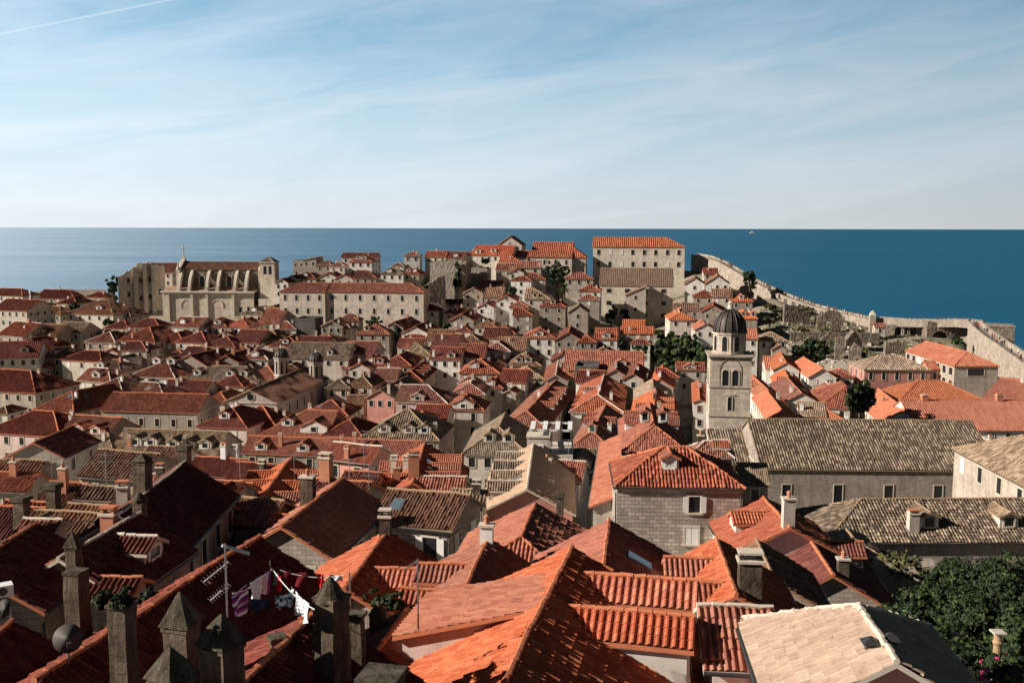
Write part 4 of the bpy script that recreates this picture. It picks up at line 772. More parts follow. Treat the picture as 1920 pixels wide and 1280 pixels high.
# church with the two domes: nave, pediment, two lantern towers
ch2 = h(421, 752, 519, 36, 'LR', 'b', 'c', Y=212, p=24, rw='7x1:v', ww=.8, hh=2.2, top=1.6, wh=14, P=.5, auto=False, lab='twin domed baroque church with a brown roof and a round window in its pediment', cat='church', name='domed_church', cornice=True)
root = ch2['root']; W2 = ch2['W']; mb = MB()
mb.lathe([(1.0, -.06), (1.0, .1)], 'stone_trim', 20); mb.lathe([(.75, .1), (.75, .13)], 'pane', 20)
o = mb.build('round_window', root, (W2 / 2, 0, 14 + W2 / 2 * math.tan(R(24)) * .42)); o.rotation_euler = (R(90), 0, 0)
def arch_open(mb, F, s, z0, w_, h_, m='pane', o=.03, n=8):
    pts = [(s - w_ / 2, z0), (s + w_ / 2, z0)] + [(s + w_ / 2 * math.cos(math.pi * k / n), z0 + h_ - w_ / 2 + w_ / 2 * math.sin(math.pi * k / n)) for k in range(n + 1)]
    mb.face([F(a, o, b) for a, b in pts], m)
def arch_trim(mb, F, s, z0, w_, h_, m='stone_trim', t=.18, o=.12, n=10):
    inn = [(s - w_ / 2, z0)] + [(s - w_ / 2 * math.cos(math.pi * k / n), z0 + h_ - w_ / 2 + w_ / 2 * math.sin(math.pi * k / n)) for k in range(n + 1)] + [(s + w_ / 2, z0)]
    W_ = w_ / 2 + t
    ou = [(s - W_, z0)] + [(s - W_ * math.cos(math.pi * k / n), z0 + h_ - w_ / 2 + W_ * math.sin(math.pi * k / n)) for k in range(n + 1)] + [(s + W_, z0)]
    for i in range(len(inn) - 1):
        a, b, c, d = inn[i], inn[i + 1], ou[i + 1], ou[i]
        mb.face([F(a[0], o, a[1]), F(b[0], o, b[1]), F(c[0], o, c[1]), F(d[0], o, d[1])][::-1], m)
        mb.face([F(d[0], o, d[1]), F(c[0], o, c[1]), F(c[0], 0, c[1]), F(d[0], 0, d[1])], m)
        mb.face([F(a[0], 0, a[1]), F(b[0], 0, b[1]), F(b[0], o, b[1]), F(a[0], o, a[1])], m)
def octF(r, k, n=8, ph=0):
    a = 2 * math.pi * (k + .5) / n + ph; nx, ny = math.cos(a), math.sin(a)
    return lambda s, o, z: (nx * (r + o) - ny * s, ny * (r + o) + nx * s, z)
def lantern(par, loc, r, hd, open_h, dome_r, dome_h, wallm, name, pillar=True, z0=-6):
    """octagonal belfry with arched openings under a ribbed dome"""
    n = 8; ap = r * math.cos(math.pi / 8); sd = 2 * r * math.sin(math.pi / 8)
    mb = MB(); mb.lathe([(r, z0), (r, 0), (r + .22, .05), (r + .22, .3), (r, .35), (r, hd - .4), (r + .3, hd - .25), (r + .3, hd), (dome_r, hd)], wallm, 8, ph=0)
    t = mb.build(name, par, loc)
    for k in range(8):
        F = octF(ap, k); m2 = MB(); arch_open(m2, F, 0, .6, sd * .42, open_h); arch_trim(m2, F, 0, .6, sd * .42, open_h, 'stone_trim', .12, .1); m2.build('belfry_opening', t)
    m3 = MB(); N_ = 12
    m3.lathe([(dome_r * math.cos(q) if q < 1.5 else .25, hd + dome_h * math.sin(q)) for q in [math.pi / 2 * i / N_ for i in range(N_ + 1)]], 'lead', 32)
    for k in range(16):
        a = 2 * math.pi * k / 16
        m3.tube([(dome_r * 1.01 * math.cos(q) * math.cos(a), dome_r * 1.01 * math.cos(q) * math.sin(a), hd + dome_h * 1.01 * math.sin(q)) for q in [math.pi / 2 * i / 8 * .96 for i in range(9)]], .045 * dome_r, 'lead', 5)
    d = m3.build('dome', t, smooth=True); m4 = MB()
    m4.lathe([(dome_r * .28, hd + dome_h * .93), (dome_r * .16, hd + dome_h * 1.05), (dome_r * .13, hd + dome_h * 1.22), (dome_r * .2, hd + dome_h * 1.27), (.02, hd + dome_h * 1.36)], 'stone_trim', 10)
    m4.tube([(0, 0, hd + dome_h * 1.3), (0, 0, hd + dome_h * 1.75)], .05, 'metal_dark', 5)
    m4.tube([(-.3, 0, hd + dome_h * 1.6), (.3, 0, hd + dome_h * 1.6)], .05, 'metal_dark', 5)
    m4.build('finial', d)
    return t
ri = root.matrix_basis.inverted()
for px in (528, 593):
    q = ri @ PY(px, 704 if px < 560 else 712, 243); lantern(root, (q.x, q.y, q.z), 1.75, 4.6, 3.2, 1.75, 2.2, 'wall_c', 'bell_tower', z0=-12)
# friary bell tower
KT = 174 / 150; A = PY(1332, 667, 174); rz = R(-7); ZB = A.z - 36 * KT; bt = empty('bell_tower', (A.x, A.y, ZB), rz, 'tall square stone bell tower with an octagonal lantern and dark ribbed dome', 'tower')
wd = 6.15 * KT; mb = MB(); Zt = 36 * KT; K = KT; BASES.append((A.x, A.y, ZB + 18))
for (z0, z1) in ((-4, Zt - 9.3 * K), (Zt - 9.0 * K, Zt - 4.85 * K), (Zt - 4.55 * K, Zt - .45 * K)): mb.box((0, 0, z0), (wd, wd, z1), 'tower_stone')
shaft = mb.build('shaft', bt)
for z0, z1, e in ((Zt - 9.3 * K, Zt - 9.0 * K, .14), (Zt - 4.85 * K, Zt - 4.55 * K, .14), (Zt - .45 * K, Zt - .15 * K, .2), (Zt - .15 * K, Zt + .12, .42)):
    m2 = MB(); m2.box((-e, -e, z0), (wd + e, wd + e, z1), 'tower_stone'); m2.build('string_course', bt)
for side in 'flr':
    F, L = frame_of(side, wd, wd); m3 = MB()
    for s in (-.85, .85): arch_open(m3, F, L / 2 + s, Zt - 4.5 * K, 1.1, 2.4 * K)
    for s in (-.85, .85): arch_trim(m3, F, L / 2 + s, Zt - 4.5 * K, 1.1, 2.4 * K, t=.18)
    arch_trim(m3, F, L / 2, Zt - 4.5 * K, 3.6, 3.95 * K, 'tower_stone', .14, .07)
    m3.build('belfry_window', bt); m3 = MB()
    arch_open(m3, F, L / 2, Zt - 8.3 * K, .7, 2.1 * K); arch_trim(m3, F, L / 2, Zt - 8.3 * K, .7, 2.1 * K, t=.14)
    m3.box((L / 2 - .9, 0, Zt - 6.0 * K), (L / 2 + .9, .12, Zt - 5.85 * K), 'stone_trim', lambda x, y, z: F(x, y, z)); m3.build('lancet_window', bt)
lantern(bt, (wd / 2, wd / 2, Zt + .12), 2.5 * K, 3.3 * K, 2.3 * K, 2.45 * K, 3.5 * K, 'tower_stone', 'lantern', z0=-.2)
# great buttressed church, far left
A = PY(334, 602, 392); zb = A.z; SI = empty('buttressed_church', (A.x, A.y, zb), R(-3), 'large baroque church with curved buttresses and a cross on its gable, far left', 'church')
m1 = 392 / FPX; LN = 31.5; ha = 11.3; hn = 20.6; dep = 15.0
def sb(name, parts, par=SI, loc=None):
    mb = MB()
    for c0, c1, m in parts: mb.box(c0, c1, m)
    return mb.build(name, par, loc)
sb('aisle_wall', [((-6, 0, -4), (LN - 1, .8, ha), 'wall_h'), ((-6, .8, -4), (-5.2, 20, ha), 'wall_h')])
sb('cornice', [((-6.5, -1.1, ha), (LN - .6, .9, ha + .6), 'stone_trim')])
mb = MB(); mb.face([(-6, .9, ha + .5), (LN, .9, ha + .5), (LN, 5.2, ha + 2.2), (-6, 5.2, ha + 2.2)], 'roof_b'); mb.build('aisle_roof', SI)
sb('nave_wall', [((0, 5, 0), (LN, dep, hn), 'ruin_stone')])  # darker stone puts buttress shade into the colour, together with brown stain
rf = Roof(LN, dep - 5, 'FB', 27); mb = MB(); rf.build(mb, hn, 'roof_b', 'ridge_old', .6, 0, .4, lambda u, v, z: (u, v + 5, z)); mb.build('nave_roof', SI)
mb = MB()   # west gable and east gable walls
for x0, x1, up, nm in ((-1.6, 0.0, 1.0, 0), (LN, LN + 1.2, .6, 1)):
    mb = MB()
    top = hn + 2.6
    prof = [(3.6, -4), (dep + 1, -4), (dep + 1, hn - .5), (dep - .5, hn + .6), (10.6, top + up), (9.4, top + up), (4.6, hn + .6), (3.6, hn - .5)]
    for x, rev in ((x0, True), (x1, False)):
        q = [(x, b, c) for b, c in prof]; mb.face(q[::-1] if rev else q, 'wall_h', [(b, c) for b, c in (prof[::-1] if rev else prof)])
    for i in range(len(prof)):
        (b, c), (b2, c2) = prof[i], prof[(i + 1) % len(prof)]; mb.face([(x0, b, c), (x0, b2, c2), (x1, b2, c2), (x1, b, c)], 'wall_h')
    mb.build('gable_wall', SI)
for i, x in enumerate((.4, 4.6, 11.6, 16.0, 22.8, 27.2)):
    mb = MB(); t = .55; prof = []
    for k in range(9):
        f = k / 8; prof.append((5.0 - 4.2 * f ** 1.9 if k else 5.0, hn - .6 - (hn - ha - 1.8) * (f ** .75)))
    prof = [(5, hn - .4)] + [(.9 + 4.1 * (1 - f) ** 2.2, hn - .5 - (hn - ha - 2.0) * f) for f in [k / 8 for k in range(9)]]
    low = [(.2, ha + 1.4), (.2, ha + .4), (1.9, ha + .4), (3.6, ha + 2.6), (5, hn - 5.0)]
    pp = prof + low
    for xx, rev in ((x - t, True), (x + t, False)):
        # fan triangulated strip: outer edge against the inner curve
        for k in range(len(prof) - 1):
            (b, c), (b2, c2) = prof[k], prof[k + 1]; g = 1.5 if k > 4 else 1.5
            q = [(xx, b, c), (xx, b2, c2), (xx, min(5, b2 + 1.5), c2 - 1.2 if c2 - 1.2 > ha + .4 else ha + .4), (xx, min(5, b + 1.5), max(ha + .4, c - 1.2))]
            mb.face(q if rev else q[::-1], 'wall_h')
    for k in range(len(prof) - 1):
        (b, c), (b2, c2) = prof[k], prof[k + 1]; mb.face([(x - t, b2, c2), (x + t, b2, c2), (x + t, b, c), (x - t, b, c)], 'stone_trim')
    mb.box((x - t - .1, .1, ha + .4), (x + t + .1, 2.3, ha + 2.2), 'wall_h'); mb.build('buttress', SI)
Ff = lambda s, o, z: (s, -o, z); Fn = lambda s, o, z: (s, 5 - o, z)
for s in (2.2, 14.5): # lunettes in the lower wall
    mb = MB(); arch_open(mb, Ff, s + 1.5, 5.4, 4.2, 3.0, 'wall_p'); arch_trim(mb, Ff, s + 1.5, 5.4, 4.2, 3.0, t=.3, o=.2); mb.build('lunette', SI)
for s in (8.3, 19.3): mb = MB(); arch_open(mb, Fn, s, hn - 7.4, 1.9, 4.6); arch_trim(mb, Fn, s, hn - 7.4, 1.9, 4.6, t=.3, o=.2); mb.build('nave_window', SI)
for s in (25.2, 28.4): window(SI, Ff, s, 3.6, 1.1, 2.2, 2, 'v')
for s in (-3.5, 6.0, 12.0, 22.5): sb('pilaster', [((s - .45, -.6, -2), (s + .45, 0, ha), 'stone_trim'), ((s - .6, -.75, ha - 1.2), (s + .6, 0, ha - .6), 'stone_trim')])
tw = [((LN + 1.2, 2.0, -4), (LN + 7.0, 8.2, 23.0), 'wall_h')]; tower = sb('tower', tw)
mb = MB(); mb.box((LN + .9, 1.7, 23.0), (LN + 7.3, 8.5, 23.4), 'stone_trim'); mb.box((LN + 1.0, 1.8, 23.4), (LN + 7.2, 8.4, 25.6), 'roof_g', taper=.03); mb.build('tower_roof', tower)
for sd in (2.6, 5.0): mb = MB(); arch_open(mb, lambda s, o, z: (s, 2 - o, z), LN + 1.0 + sd * .85, 18.6, 1.2, 3.2); mb.build('belfry_opening', tower)
sb('chancel', [((LN + 1.2, 8.6, -4), (LN + 9, 16, 13), 'wall_c'), ((LN + 1, -.2, -4), (LN + 8.5, 2, 9), 'wall_c')])
mb = MB(); zt = hn + 3.6
mb.box((-1.4, 9.7, zt), (-.2, 10.3, zt + 1.4), 'stone_trim'); mb.tube([(-.8, 10, zt + 1.2), (-.8, 10, zt + 5.4)], .22, 'stone_trim', 6); mb.tube([(-2.0, 10, zt + 4.3), (.4, 10, zt + 4.3)], .22, 'stone_trim', 6); mb.build('cross', SI)
for y, z in ((3.9, hn + .1), (15.6, hn)): mb = MB(); mb.lathe([(.5, z - .4), (.3, z + .3), (.45, z + .9), (.05, z + 2.4)], 'stone_trim', 8, (-.8, y)); mb.build('pinnacle', SI)
BASES.append((A.x + 10, A.y, zb)); BASES.append((A.x + 25, A.y + 15, zb))
# roofless wall with pilasters to its left
A = PY(226, 590, 396); B = PY(312, 588, 402); d = (B - A); d.z = 0; RW = empty('ruined_facade', (A.x, A.y, A.z), math.atan2(d.y, d.x), 'tall bare stone wall with pilasters and a sloping broken top left of the buttressed church', 'wall')
Lr = d.length; top = [(0, 15.0), (.12, 16.5), (.3, 18.5), (.45, 20.6), (.6, 20.2), (1, 19.0)]; mb = MB()
zt = lambda f: float(np.interp(f, [a for a, b in top], [b for a, b in top])) + .35 * math.sin(f * 47)
n = 24
for i in range(n):
    a, b = i / n, (i + 1) / n
    mb.face([(a * Lr, 0, -4), (b * Lr, 0, -4), (b * Lr, 0, zt(b)), (a * Lr, 0, zt(a))], 'wall_h', [(a * Lr, -4), (b * Lr, -4), (b * Lr, zt(b)), (a * Lr, zt(a))])
    mb.face([(a * Lr, 0, zt(a)), (b * Lr, 0, zt(b)), (b * Lr, 2, zt(b)), (a * Lr, 2, zt(a))], 'stone_trim')
mb.face([(0, 2, -4), (0, 0, -4), (0, 0, zt(0)), (0, 2, zt(0))], 'wall_h'); mb.build('wall', RW)
for f in (.02, .36, .56, .74): mb = MB(); mb.box((f * Lr - .75, -1.5, -4), (f * Lr + .75, 0, zt(f) - .8), 'wall_h'); mb.box((f * Lr - .95, -1.7, 11.0), (f * Lr + .95, 0, 11.6), 'stone_trim'); mb.box((f * Lr - .95, -1.7, zt(f) - .8), (f * Lr + .95, 0, zt(f) - .2), 'stone_trim'); mb.build('pilaster', RW)
for f, z in ((.46, 5.5), (.46, 12.6), (.2, 7), (.66, 6), (.66, 13), (.2, 12.6), (.88, 8)): window(RW, lambda s, o, zz: (s, -o, zz), f * Lr, z, 1.1, 2.0, 2, 'd')
mb = MB(); mb.box((0, -.4, 11.0), (Lr, 0, 11.4), 'stone_trim'); mb.build('string_course', RW)
h(262, 510, 322, 493, 'FB', 'r', 'c', Y=412, lab='dark red roof between the ruined facade and the buttressed church', wh=12)
# bare bastion walls below the ridge
def ruin(name, px, py, Y, L, th, H, rot, m, label, arches=(), top=None, down=3, cat='wall', dep=None, seed=1):
    """a free standing wall with arched openings and a worn top; px,py: foot of its left end"""
    A = PY(px, py, Y); m = 'ruin_stone' if cat in ('ruin', 'bastion') else m; o = empty(name, (A.x, A.y, A.z), R(rot), label, cat, None); r2 = random.Random(seed)
    n = max(10, int(L / (.22 if arches else .45))); xs = [L * i / n for i in range(n + 1)]; jag = [0] * (n + 1); v = 0
    for i in range(n + 1): v = v * .75 + r2.gauss(0, .22); jag[i] = v
    tz = [(float(np.interp(x / L, [a for a, b in top], [b for a, b in top])) if top else H) + jag[i] * min(1, H * .12) for i, x in enumerate(xs)]
    mb = MB()
    def span(x):
        for c, w_, z0, z1 in arches:
            if abs(x - c) < w_ / 2: return z0, z1 - w_ / 2 + math.sqrt(max(0, (w_ / 2) ** 2 - (x - c) ** 2))
        return None
    for i in range(n):
        a, b = xs[i], xs[i + 1]; s = span((a + b) / 2)
        pieces = [(-down, tz[i], -down, tz[i + 1])] if not s else [(-down, s[0], -down, s[0]), (s[1], tz[i], s[1], tz[i + 1])]
        for la, ha_, lb, hb in pieces:
            for y, rev in ((0, False), (th, True)):
                k_ = max(1, int((max(ha_, hb) - min(la, lb)) / .9))
                for e in range(k_):
                    f0, f1 = e / k_, (e + 1) / k_; q = [(a, y, la + (ha_ - la) * f0), (b, y, lb + (hb - lb) * f0), (b, y, lb + (hb - lb) * f1), (a, y, la + (ha_ - la) * f1)]; mb.face(q[::-1] if rev else q, m, [(q_[0], q_[2]) for q_ in (q[::-1] if rev else q)])
            mb.face([(a, 0, ha_), (b, 0, hb), (b, th, hb), (a, th, ha_)], m)
            if la > -down: mb.face([(a, th, la), (b, th, lb), (b, 0, lb), (a, 0, la)], m)
        if s:
            for xx in (a, b):
                if not span(xx + (-.3 if xx == a else .3) * (b - a) * 2): mb.face([(xx, 0, s[0]), (xx, th, s[0]), (xx, th, s[1]), (xx, 0, s[1])], m)
    for x in (0, L): i = 0 if x == 0 else n; mb.face([(x, 0, -down), (x, 0, tz[i]), (x, th, tz[i]), (x, th, -down)][::(1 if x == 0 else -1)], m)
    mb.v = [tuple(Vector(v) + mnoise.noise_vector(Vector(v) * 1.7 + Vector((seed * 7.0, 0, 0))) * .11) for v in mb.v]
    mb.build('masonry', o); BASES.append((A.x, A.y, A.z)); return o
ruin('bastion_wall', 806, 545, 378, 14, 12, 11, -7, 'wall_l', 'massive bare stone bastion on the slope behind the black conifer', top=[(0, 10), (.2, 11.5), (.6, 11.5), (1, 11)])
ruin('bastion_wall', 862, 545, 392, 11, 10, 9, -7, 'wall_l', 'lower bare stone bastion right of the black conifer', seed=4)
ruin('garden_wall', 776, 570, 372, 12, 2, 7, 10, 'wall_s', 'stone garden wall stepping up to the bastion behind the trees', top=[(0, 4), (.5, 8), (1, 11)], seed=5)

# ================================================================ sea wall, ruins, ground, sea
WALLP = [(1296, 478, 436), (1322, 483, 425), (1348, 493, 414), (1380, 511, 404), (1412, 530, 395), (1446, 546, 385), (1482, 561, 376), (1522, 575, 368), (1562, 586, 360), (1600, 594, 352), (1637, 602, 345),
         (1690, 606, 338), (1740, 607, 332), (1790, 606, 326), (1815, 608, 318), (1826, 620, 302), (1846, 637, 284), (1872, 655, 266), (1898, 674, 250), (1925, 694, 238), (1960, 722, 222)]
WP = [PY(*p) for p in WALLP]
cw = empty('sea_wall', WP[10], 0, 'long pale city wall curving along the sea with a walkway crowded with people', 'city wall')
def wallrun(P, name, mats, walkw=3.6, inner=1.0, outer=1.5, down=9, par=None):
    org = Vector(par.location); left = []
    for i, p in enumerate(P):
        d = (P[min(i + 1, len(P) - 1)] - P[max(i - 1, 0)]); d.z = 0; d.normalize(); left.append(Vector((d.y, -d.x, 0)))   # towards land (right-hand side flips below)
    sec = [(0, -down), (0, inner), (.5, inner), (.5, 0), (walkw, 0), (walkw, outer), (walkw + .7, outer), (walkw + .7, -40)]
    mb = MB()
    def at(i, k): n_ = -left[i]; return P[i] - org + n_ * sec[k][0] + Vector((0, 0, sec[k][1]))
    acc = 0
    for i in range(len(P) - 1):
        L = (P[i + 1] - P[i]).length
        for k in range(len(sec) - 1):
            mb.face([at(i, k), at(i + 1, k), at(i + 1, k + 1), at(i, k + 1)], mats, [(acc, sec[k][1]), (acc + L, sec[k][1]), (acc + L, sec[k + 1][1]), (acc, sec[k + 1][1])])
        acc += L
    return mb.build(name, par)
wallrun(WP[:11], 'parapet_walk', 'sea_wall_stone', par=cw, inner=.3, outer=.8, down=8, walkw=3.0)
wallrun(WP[10:15], 'terrace_walk', 'sea_wall_stone', par=cw, inner=1.4, outer=1.3, down=1.2, walkw=5)
wallrun(WP[14:], 'curtain_wall', 'sea_wall_stone', par=cw, inner=1.1, outer=1.4, down=22, walkw=3.4)
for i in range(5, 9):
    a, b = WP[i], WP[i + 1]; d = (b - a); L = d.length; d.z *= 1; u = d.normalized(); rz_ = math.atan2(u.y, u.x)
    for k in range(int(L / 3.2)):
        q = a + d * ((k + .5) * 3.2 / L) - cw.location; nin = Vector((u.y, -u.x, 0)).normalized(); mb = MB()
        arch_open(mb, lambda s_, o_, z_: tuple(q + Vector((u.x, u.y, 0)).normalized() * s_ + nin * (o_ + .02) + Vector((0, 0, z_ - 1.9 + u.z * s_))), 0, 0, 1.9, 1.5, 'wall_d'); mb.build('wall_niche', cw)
# arched terrace and ruined palace walls on the slope
ruin('arcade_wall', 1641, 632, 339, 17.5, 1.6, 4.2, -2, 'wall_l', 'pale arcade with two big arches and a small one between, facing the sea', arches=((7.6, 2.4, .7, 3.6), (10.4, 1.1, 1.0, 3.2), (12.8, 2.3, .7, 3.4), (1.2, 1.0, 2.2, 3.6), (2.8, 1.0, 2.2, 3.6)), down=4, seed=8, cat='arcade')
ruin('bastion', 1738, 628, 330, 13.5, 5, 4.4, -3, 'wall_s', 'dark stone bastion under the crowd with two broad arches', arches=((4.2, 5.2, -5, 1.3), (10.6, 4.6, -5, .6)), down=7, seed=9, cat='bastion')
ruin('arch_ruin', 1660, 668, 316, 18, 2, 6.5, 0, 'wall_s', 'rough rubble wall with one wide dark arch above the pink building', arches=((9, 6, -3, 5.2),), top=[(0, 4.6), (.3, 4.6), (.6, 5.8), (1, 4)], seed=11, cat='ruin')
ruin('gable_ruin', 1532, 615, 338, 8.2, 1.2, 5, -4, 'wall_s', 'roofless ruined house end with an arched doorway on the grassy slope', arches=((3.8, 2.1, -2, 2.6),), top=[(0, 3.5), (.3, 5.6), (.7, 5.8), (1, 4.6)], seed=12, cat='ruin')
ruin('ruined_wall', 1470, 600, 348, 9, 1.4, 4.5, 4, 'wall_l', 'pale broken wall on the grassy slope left of the roofless house end', top=[(0, 5.5), (.4, 5), (.7, 3.2), (1, 2.0)], seed=13, cat='ruin')
ruin('ruined_wall', 1482, 636, 326, 29, 1.0, 2.4, -3, 'wall_s', 'long low rubble terrace wall running under the ruins', seed=14, cat='ruin')
ruin('ruined_wall', 1500, 660, 312, 9, 1.2, 5, 0, 'wall_s', 'tall broken rubble wall in shade between the trees and the arch ruin', top=[(0, 2), (.3, 5), (.7, 4), (1, 6)], seed=15, cat='ruin')
ruin('ruined_pier', 1566, 668, 296, 2.6, 2.0, 5.6, -10, 'wall_l', 'pale ruined pier standing left of the pink building', seed=16, cat='ruin')
ruin('ruined_pier', 1592, 672, 292, 3.4, 2.2, 4.6, -14, 'wall_l', 'shorter pale broken pier touching the pink building', top=[(0, 2.5), (.5, 4.8), (1, 3.4)], seed=17, cat='ruin')
ruin('ruined_pier', 1586, 648, 318, 5.5, 2.5, 4.0, 8, 'wall_l', 'pale stepped masonry lump under the terrace wall', top=[(0, 1.5), (.5, 5), (1, 1.2)], seed=18, cat='ruin')
sp = PY(1630, 632, 342); se = empty('sentry_tower', (sp.x, sp.y, sp.z), R(-7), 'slim square sentry turret with a pointed cap breaking the line of the sea wall', 'tower'); BASES.append(tuple(sp))
mb = MB(); mb.box((0, 0, -6), (1.9, 1.9, 7.6), 'wall_l'); mb.build('shaft', se); mb = MB(); mb.box((-.1, -.1, 7.6), (2.0, 2.0, 9.2), 'stone_trim', taper=.12); mb.build('cap', se)
fp = PY(1850, 612, 330); ft = empty('fort', (fp.x, fp.y, fp.z), R(-20), 'flat topped round stone fort rising from the sea outside the wall', 'fort')
mb = MB(); mb.box((-1, 0, -26), (8.5, 9, 0), 'ruin_stone'); mb.build('wall', ft); mb = MB(); mb.box((-1.2, -.2, 0), (8.7, 9.2, .4), 'sea_wall_stone'); mb.build('parapet', ft)
# stepped garden, shed with red roof on the terrace
h(1641, 612, 1660, 606, 'FB', 'r', 'c', Y=333, wh=4.5, lab='small red roofed hut tucked beside the sentry turret', cat='hut')
# far left low sea wall
LW = [PY(200, 556, 432), PY(120, 556, 436), PY(40, 562, 440), PY(-80, 566, 445)]
lw = empty('sea_wall', LW[0], 0, 'low grey stretch of city wall along the sea at far left', 'city wall')
mb = MB()
for i in range(3):
    a, b = LW[i] - LW[0], LW[i + 1] - LW[0]; n_ = Vector((0, 2.2, 0)); up = Vector((0, 0, 3.0)); dn = Vector((0, 0, -6))
    mb.face([b + dn, a + dn, a + up, b + up], 'wall_s', [(0, 0), (17, 0), (17, 10), (0, 10)]); mb.face([b + up, a + up, a + up + n_, b + up + n_], 'wall_s')
mb.build('masonry', lw)

# a wall added out of frame on the left, only to shade the lowest roofs
shade_root = empty('shade_wall', (-31, 8, 30), R(0), 'crenellated wall added out of view beyond the left edge to shade the lowest roofs', 'city wall'); mb = MB(); mb.box((-5, 0, 0), (0, 40, 22), 'sea_wall_stone'); mb.build('masonry', shade_root)
for k in range(16):
    mb = MB(); mb.box((-.9, k * 2.5 + .2, 22), (0, k * 2.5 + 1.7, 23.6), 'sea_wall_stone'); mb.build('merlon', shade_root)
BASES.append((-33, 30, 33))
# ground: follows the feet of everything built
bp = np.array(BASES); OLD = len(BASES)
wallfoot = [(p.x - 2, p.y - 4, p.z - (6 if i < 5 else 1.3 if i < 11 else 4 if i < 14 else 16)) for i, p in enumerate(WP)]
wallfoot += [(WP[i].x * .5 + WP[i + 1].x * .5 - 3, WP[i].y * .5 + WP[i + 1].y * .5 - 3, WP[i].z * .5 + WP[i + 1].z * .5 - 1.3) for i in range(5, 10)] + [(WP[i].x - 9, WP[i].y - 7, WP[i].z - 3.0) for i in range(5, 11)]
bp = np.vstack([bp, np.array(wallfoot), np.array([(-300, 440, 22), (-120, 440, 24), (-20, 445, 28), (120, 300, 22), (-200, 200, 12), (-120, 60, 28), (0, -20, 40), (60, 20, 34), (120, 120, 14), (-60, 10, 38)])])
gx = np.arange(-300, 190, 4.0); gy = np.arange(-30, 490, 4.0); X, Yg = np.meshgrid(gx, gy)
d2 = (X[..., None] - bp[:, 0]) ** 2 + (Yg[..., None] - bp[:, 1]) ** 2 + 16; wt = d2 ** -1.6; Z = (wt * bp[:, 2]).sum(-1) / wt.sum(-1) - .4
shore = [(-320, 452)] + [(p.x, p.y + 3) for p in (LW[3], LW[2], LW[1], LW[0])] + [(-40, 446), (40, 446)] + [(p.x + 2.5, p.y + 1.5) for p in WP] + [(WP[-1].x + 6, 120), (150, 60), (190, -30)]
def seg_d(px, py, a, b):
    ax, ay = a; bx, by = b; dx, dy = bx - ax, by - ay; t = np.clip(((px - ax) * dx + (py - ay) * dy) / (dx * dx + dy * dy), 0, 1)
    return np.hypot(px - ax - t * dx, py - ay - t * dy)
poly = shore + [(190, -60), (-320, -60)]; inside = np.zeros(X.shape, bool); j = len(poly) - 1
for i in range(len(poly)):
    (xi, yi), (xj, yj) = poly[i], poly[j]; c = ((yi > Yg) != (yj > Yg)) & (X < (xj - xi) * (Yg - yi) / (yj - yi + 1e-9) + xi); inside ^= c; j = i
dist = np.min([seg_d(X, Yg, shore[i], shore[i + 1]) for i in range(len(shore) - 1)], 0)
Z = np.where(inside, Z, np.maximum(-8, Z - dist * 2.2))
nx, ny = len(gx), len(gy)
me = bpy.data.meshes.new('ground'); me.from_pydata(np.stack([X.ravel(), Yg.ravel(), Z.ravel()], 1).tolist(), [], [(a * nx + b, a * nx + b + 1, (a + 1) * nx + b + 1, (a + 1) * nx + b) for a in range(ny - 1) for b in range(nx - 1)])
m, t, b = mat('ground', 0.95); tcn = t.nodes.new('ShaderNodeTexCoord'); n1 = noise(t, tcn.outputs['Object'], 0.12, 8, 0.65); n2 = noise(t, tcn.outputs['Object'], 1.2, 6, 0.6)
cc = mix(t, n2, (0.20, 0.17, 0.13), (0.38, 0.33, 0.27)); cc = mix(t, ramp(t, n1, [(0.47, (0, 0, 0)), (0.6, (1, 1, 1))]), cc, (0.10, 0.10, 0.045)); t.links.new(cc, b.inputs['Base Color'])
me.materials.append(m); me.polygons.foreach_set('use_smooth', [True] * len(me.polygons)); go = bpy.data.objects.new('ground', me); col.objects.link(go); tag(go, kind='structure')
def gz(x, y):
    i = min(max(int((x - gx[0]) / 4), 0), nx - 2); j = min(max(int((y - gy[0]) / 4), 0), ny - 2); fx = (x - gx[i]) / 4; fy = (y - gy[j]) / 4
    return float(Z[j, i] * (1 - fx) * (1 - fy) + Z[j, i + 1] * fx * (1 - fy) + Z[j + 1, i] * (1 - fx) * fy + Z[j + 1, i + 1] * fx * fy)
# rubble and dry grass over the ruined slope
r2 = random.Random(77); mb = MB(); gq = []
def slope_pt():
    x = r2.uniform(1424, 1720); y = r2.uniform(566, 690); Yq = float(np.interp(y, [566, 600, 640, 690], [372, 350, 322, 286])) + r2.uniform(-6, 6); p = PY(x, y, Yq); return p.x, p.y
for _ in range(700):
    x, y = slope_pt(); z = gz(x, y); k = r2.uniform(.15, .55) * (1.6 if r2.random() < .1 else 1); a = r2.uniform(0, 3); ca, sa = math.cos(a), math.sin(a)
    mb.box((-k, -k * .7, -.3), (k, k * .7, k * r2.uniform(.4, 1.1)), r2.choice(['stone_trim', 'wall_l', 'wall_s', 'chimney_render']), lambda u, v, w_: (x + u * ca - v * sa, y + u * sa + v * ca, z + w_), taper=r2.uniform(.6, .9))
mb.v = [tuple(Vector(v) + mnoise.noise_vector(Vector(v) * 1.5) * .15) for v in mb.v]
tag(mb.build('rubble'), kind='stuff')
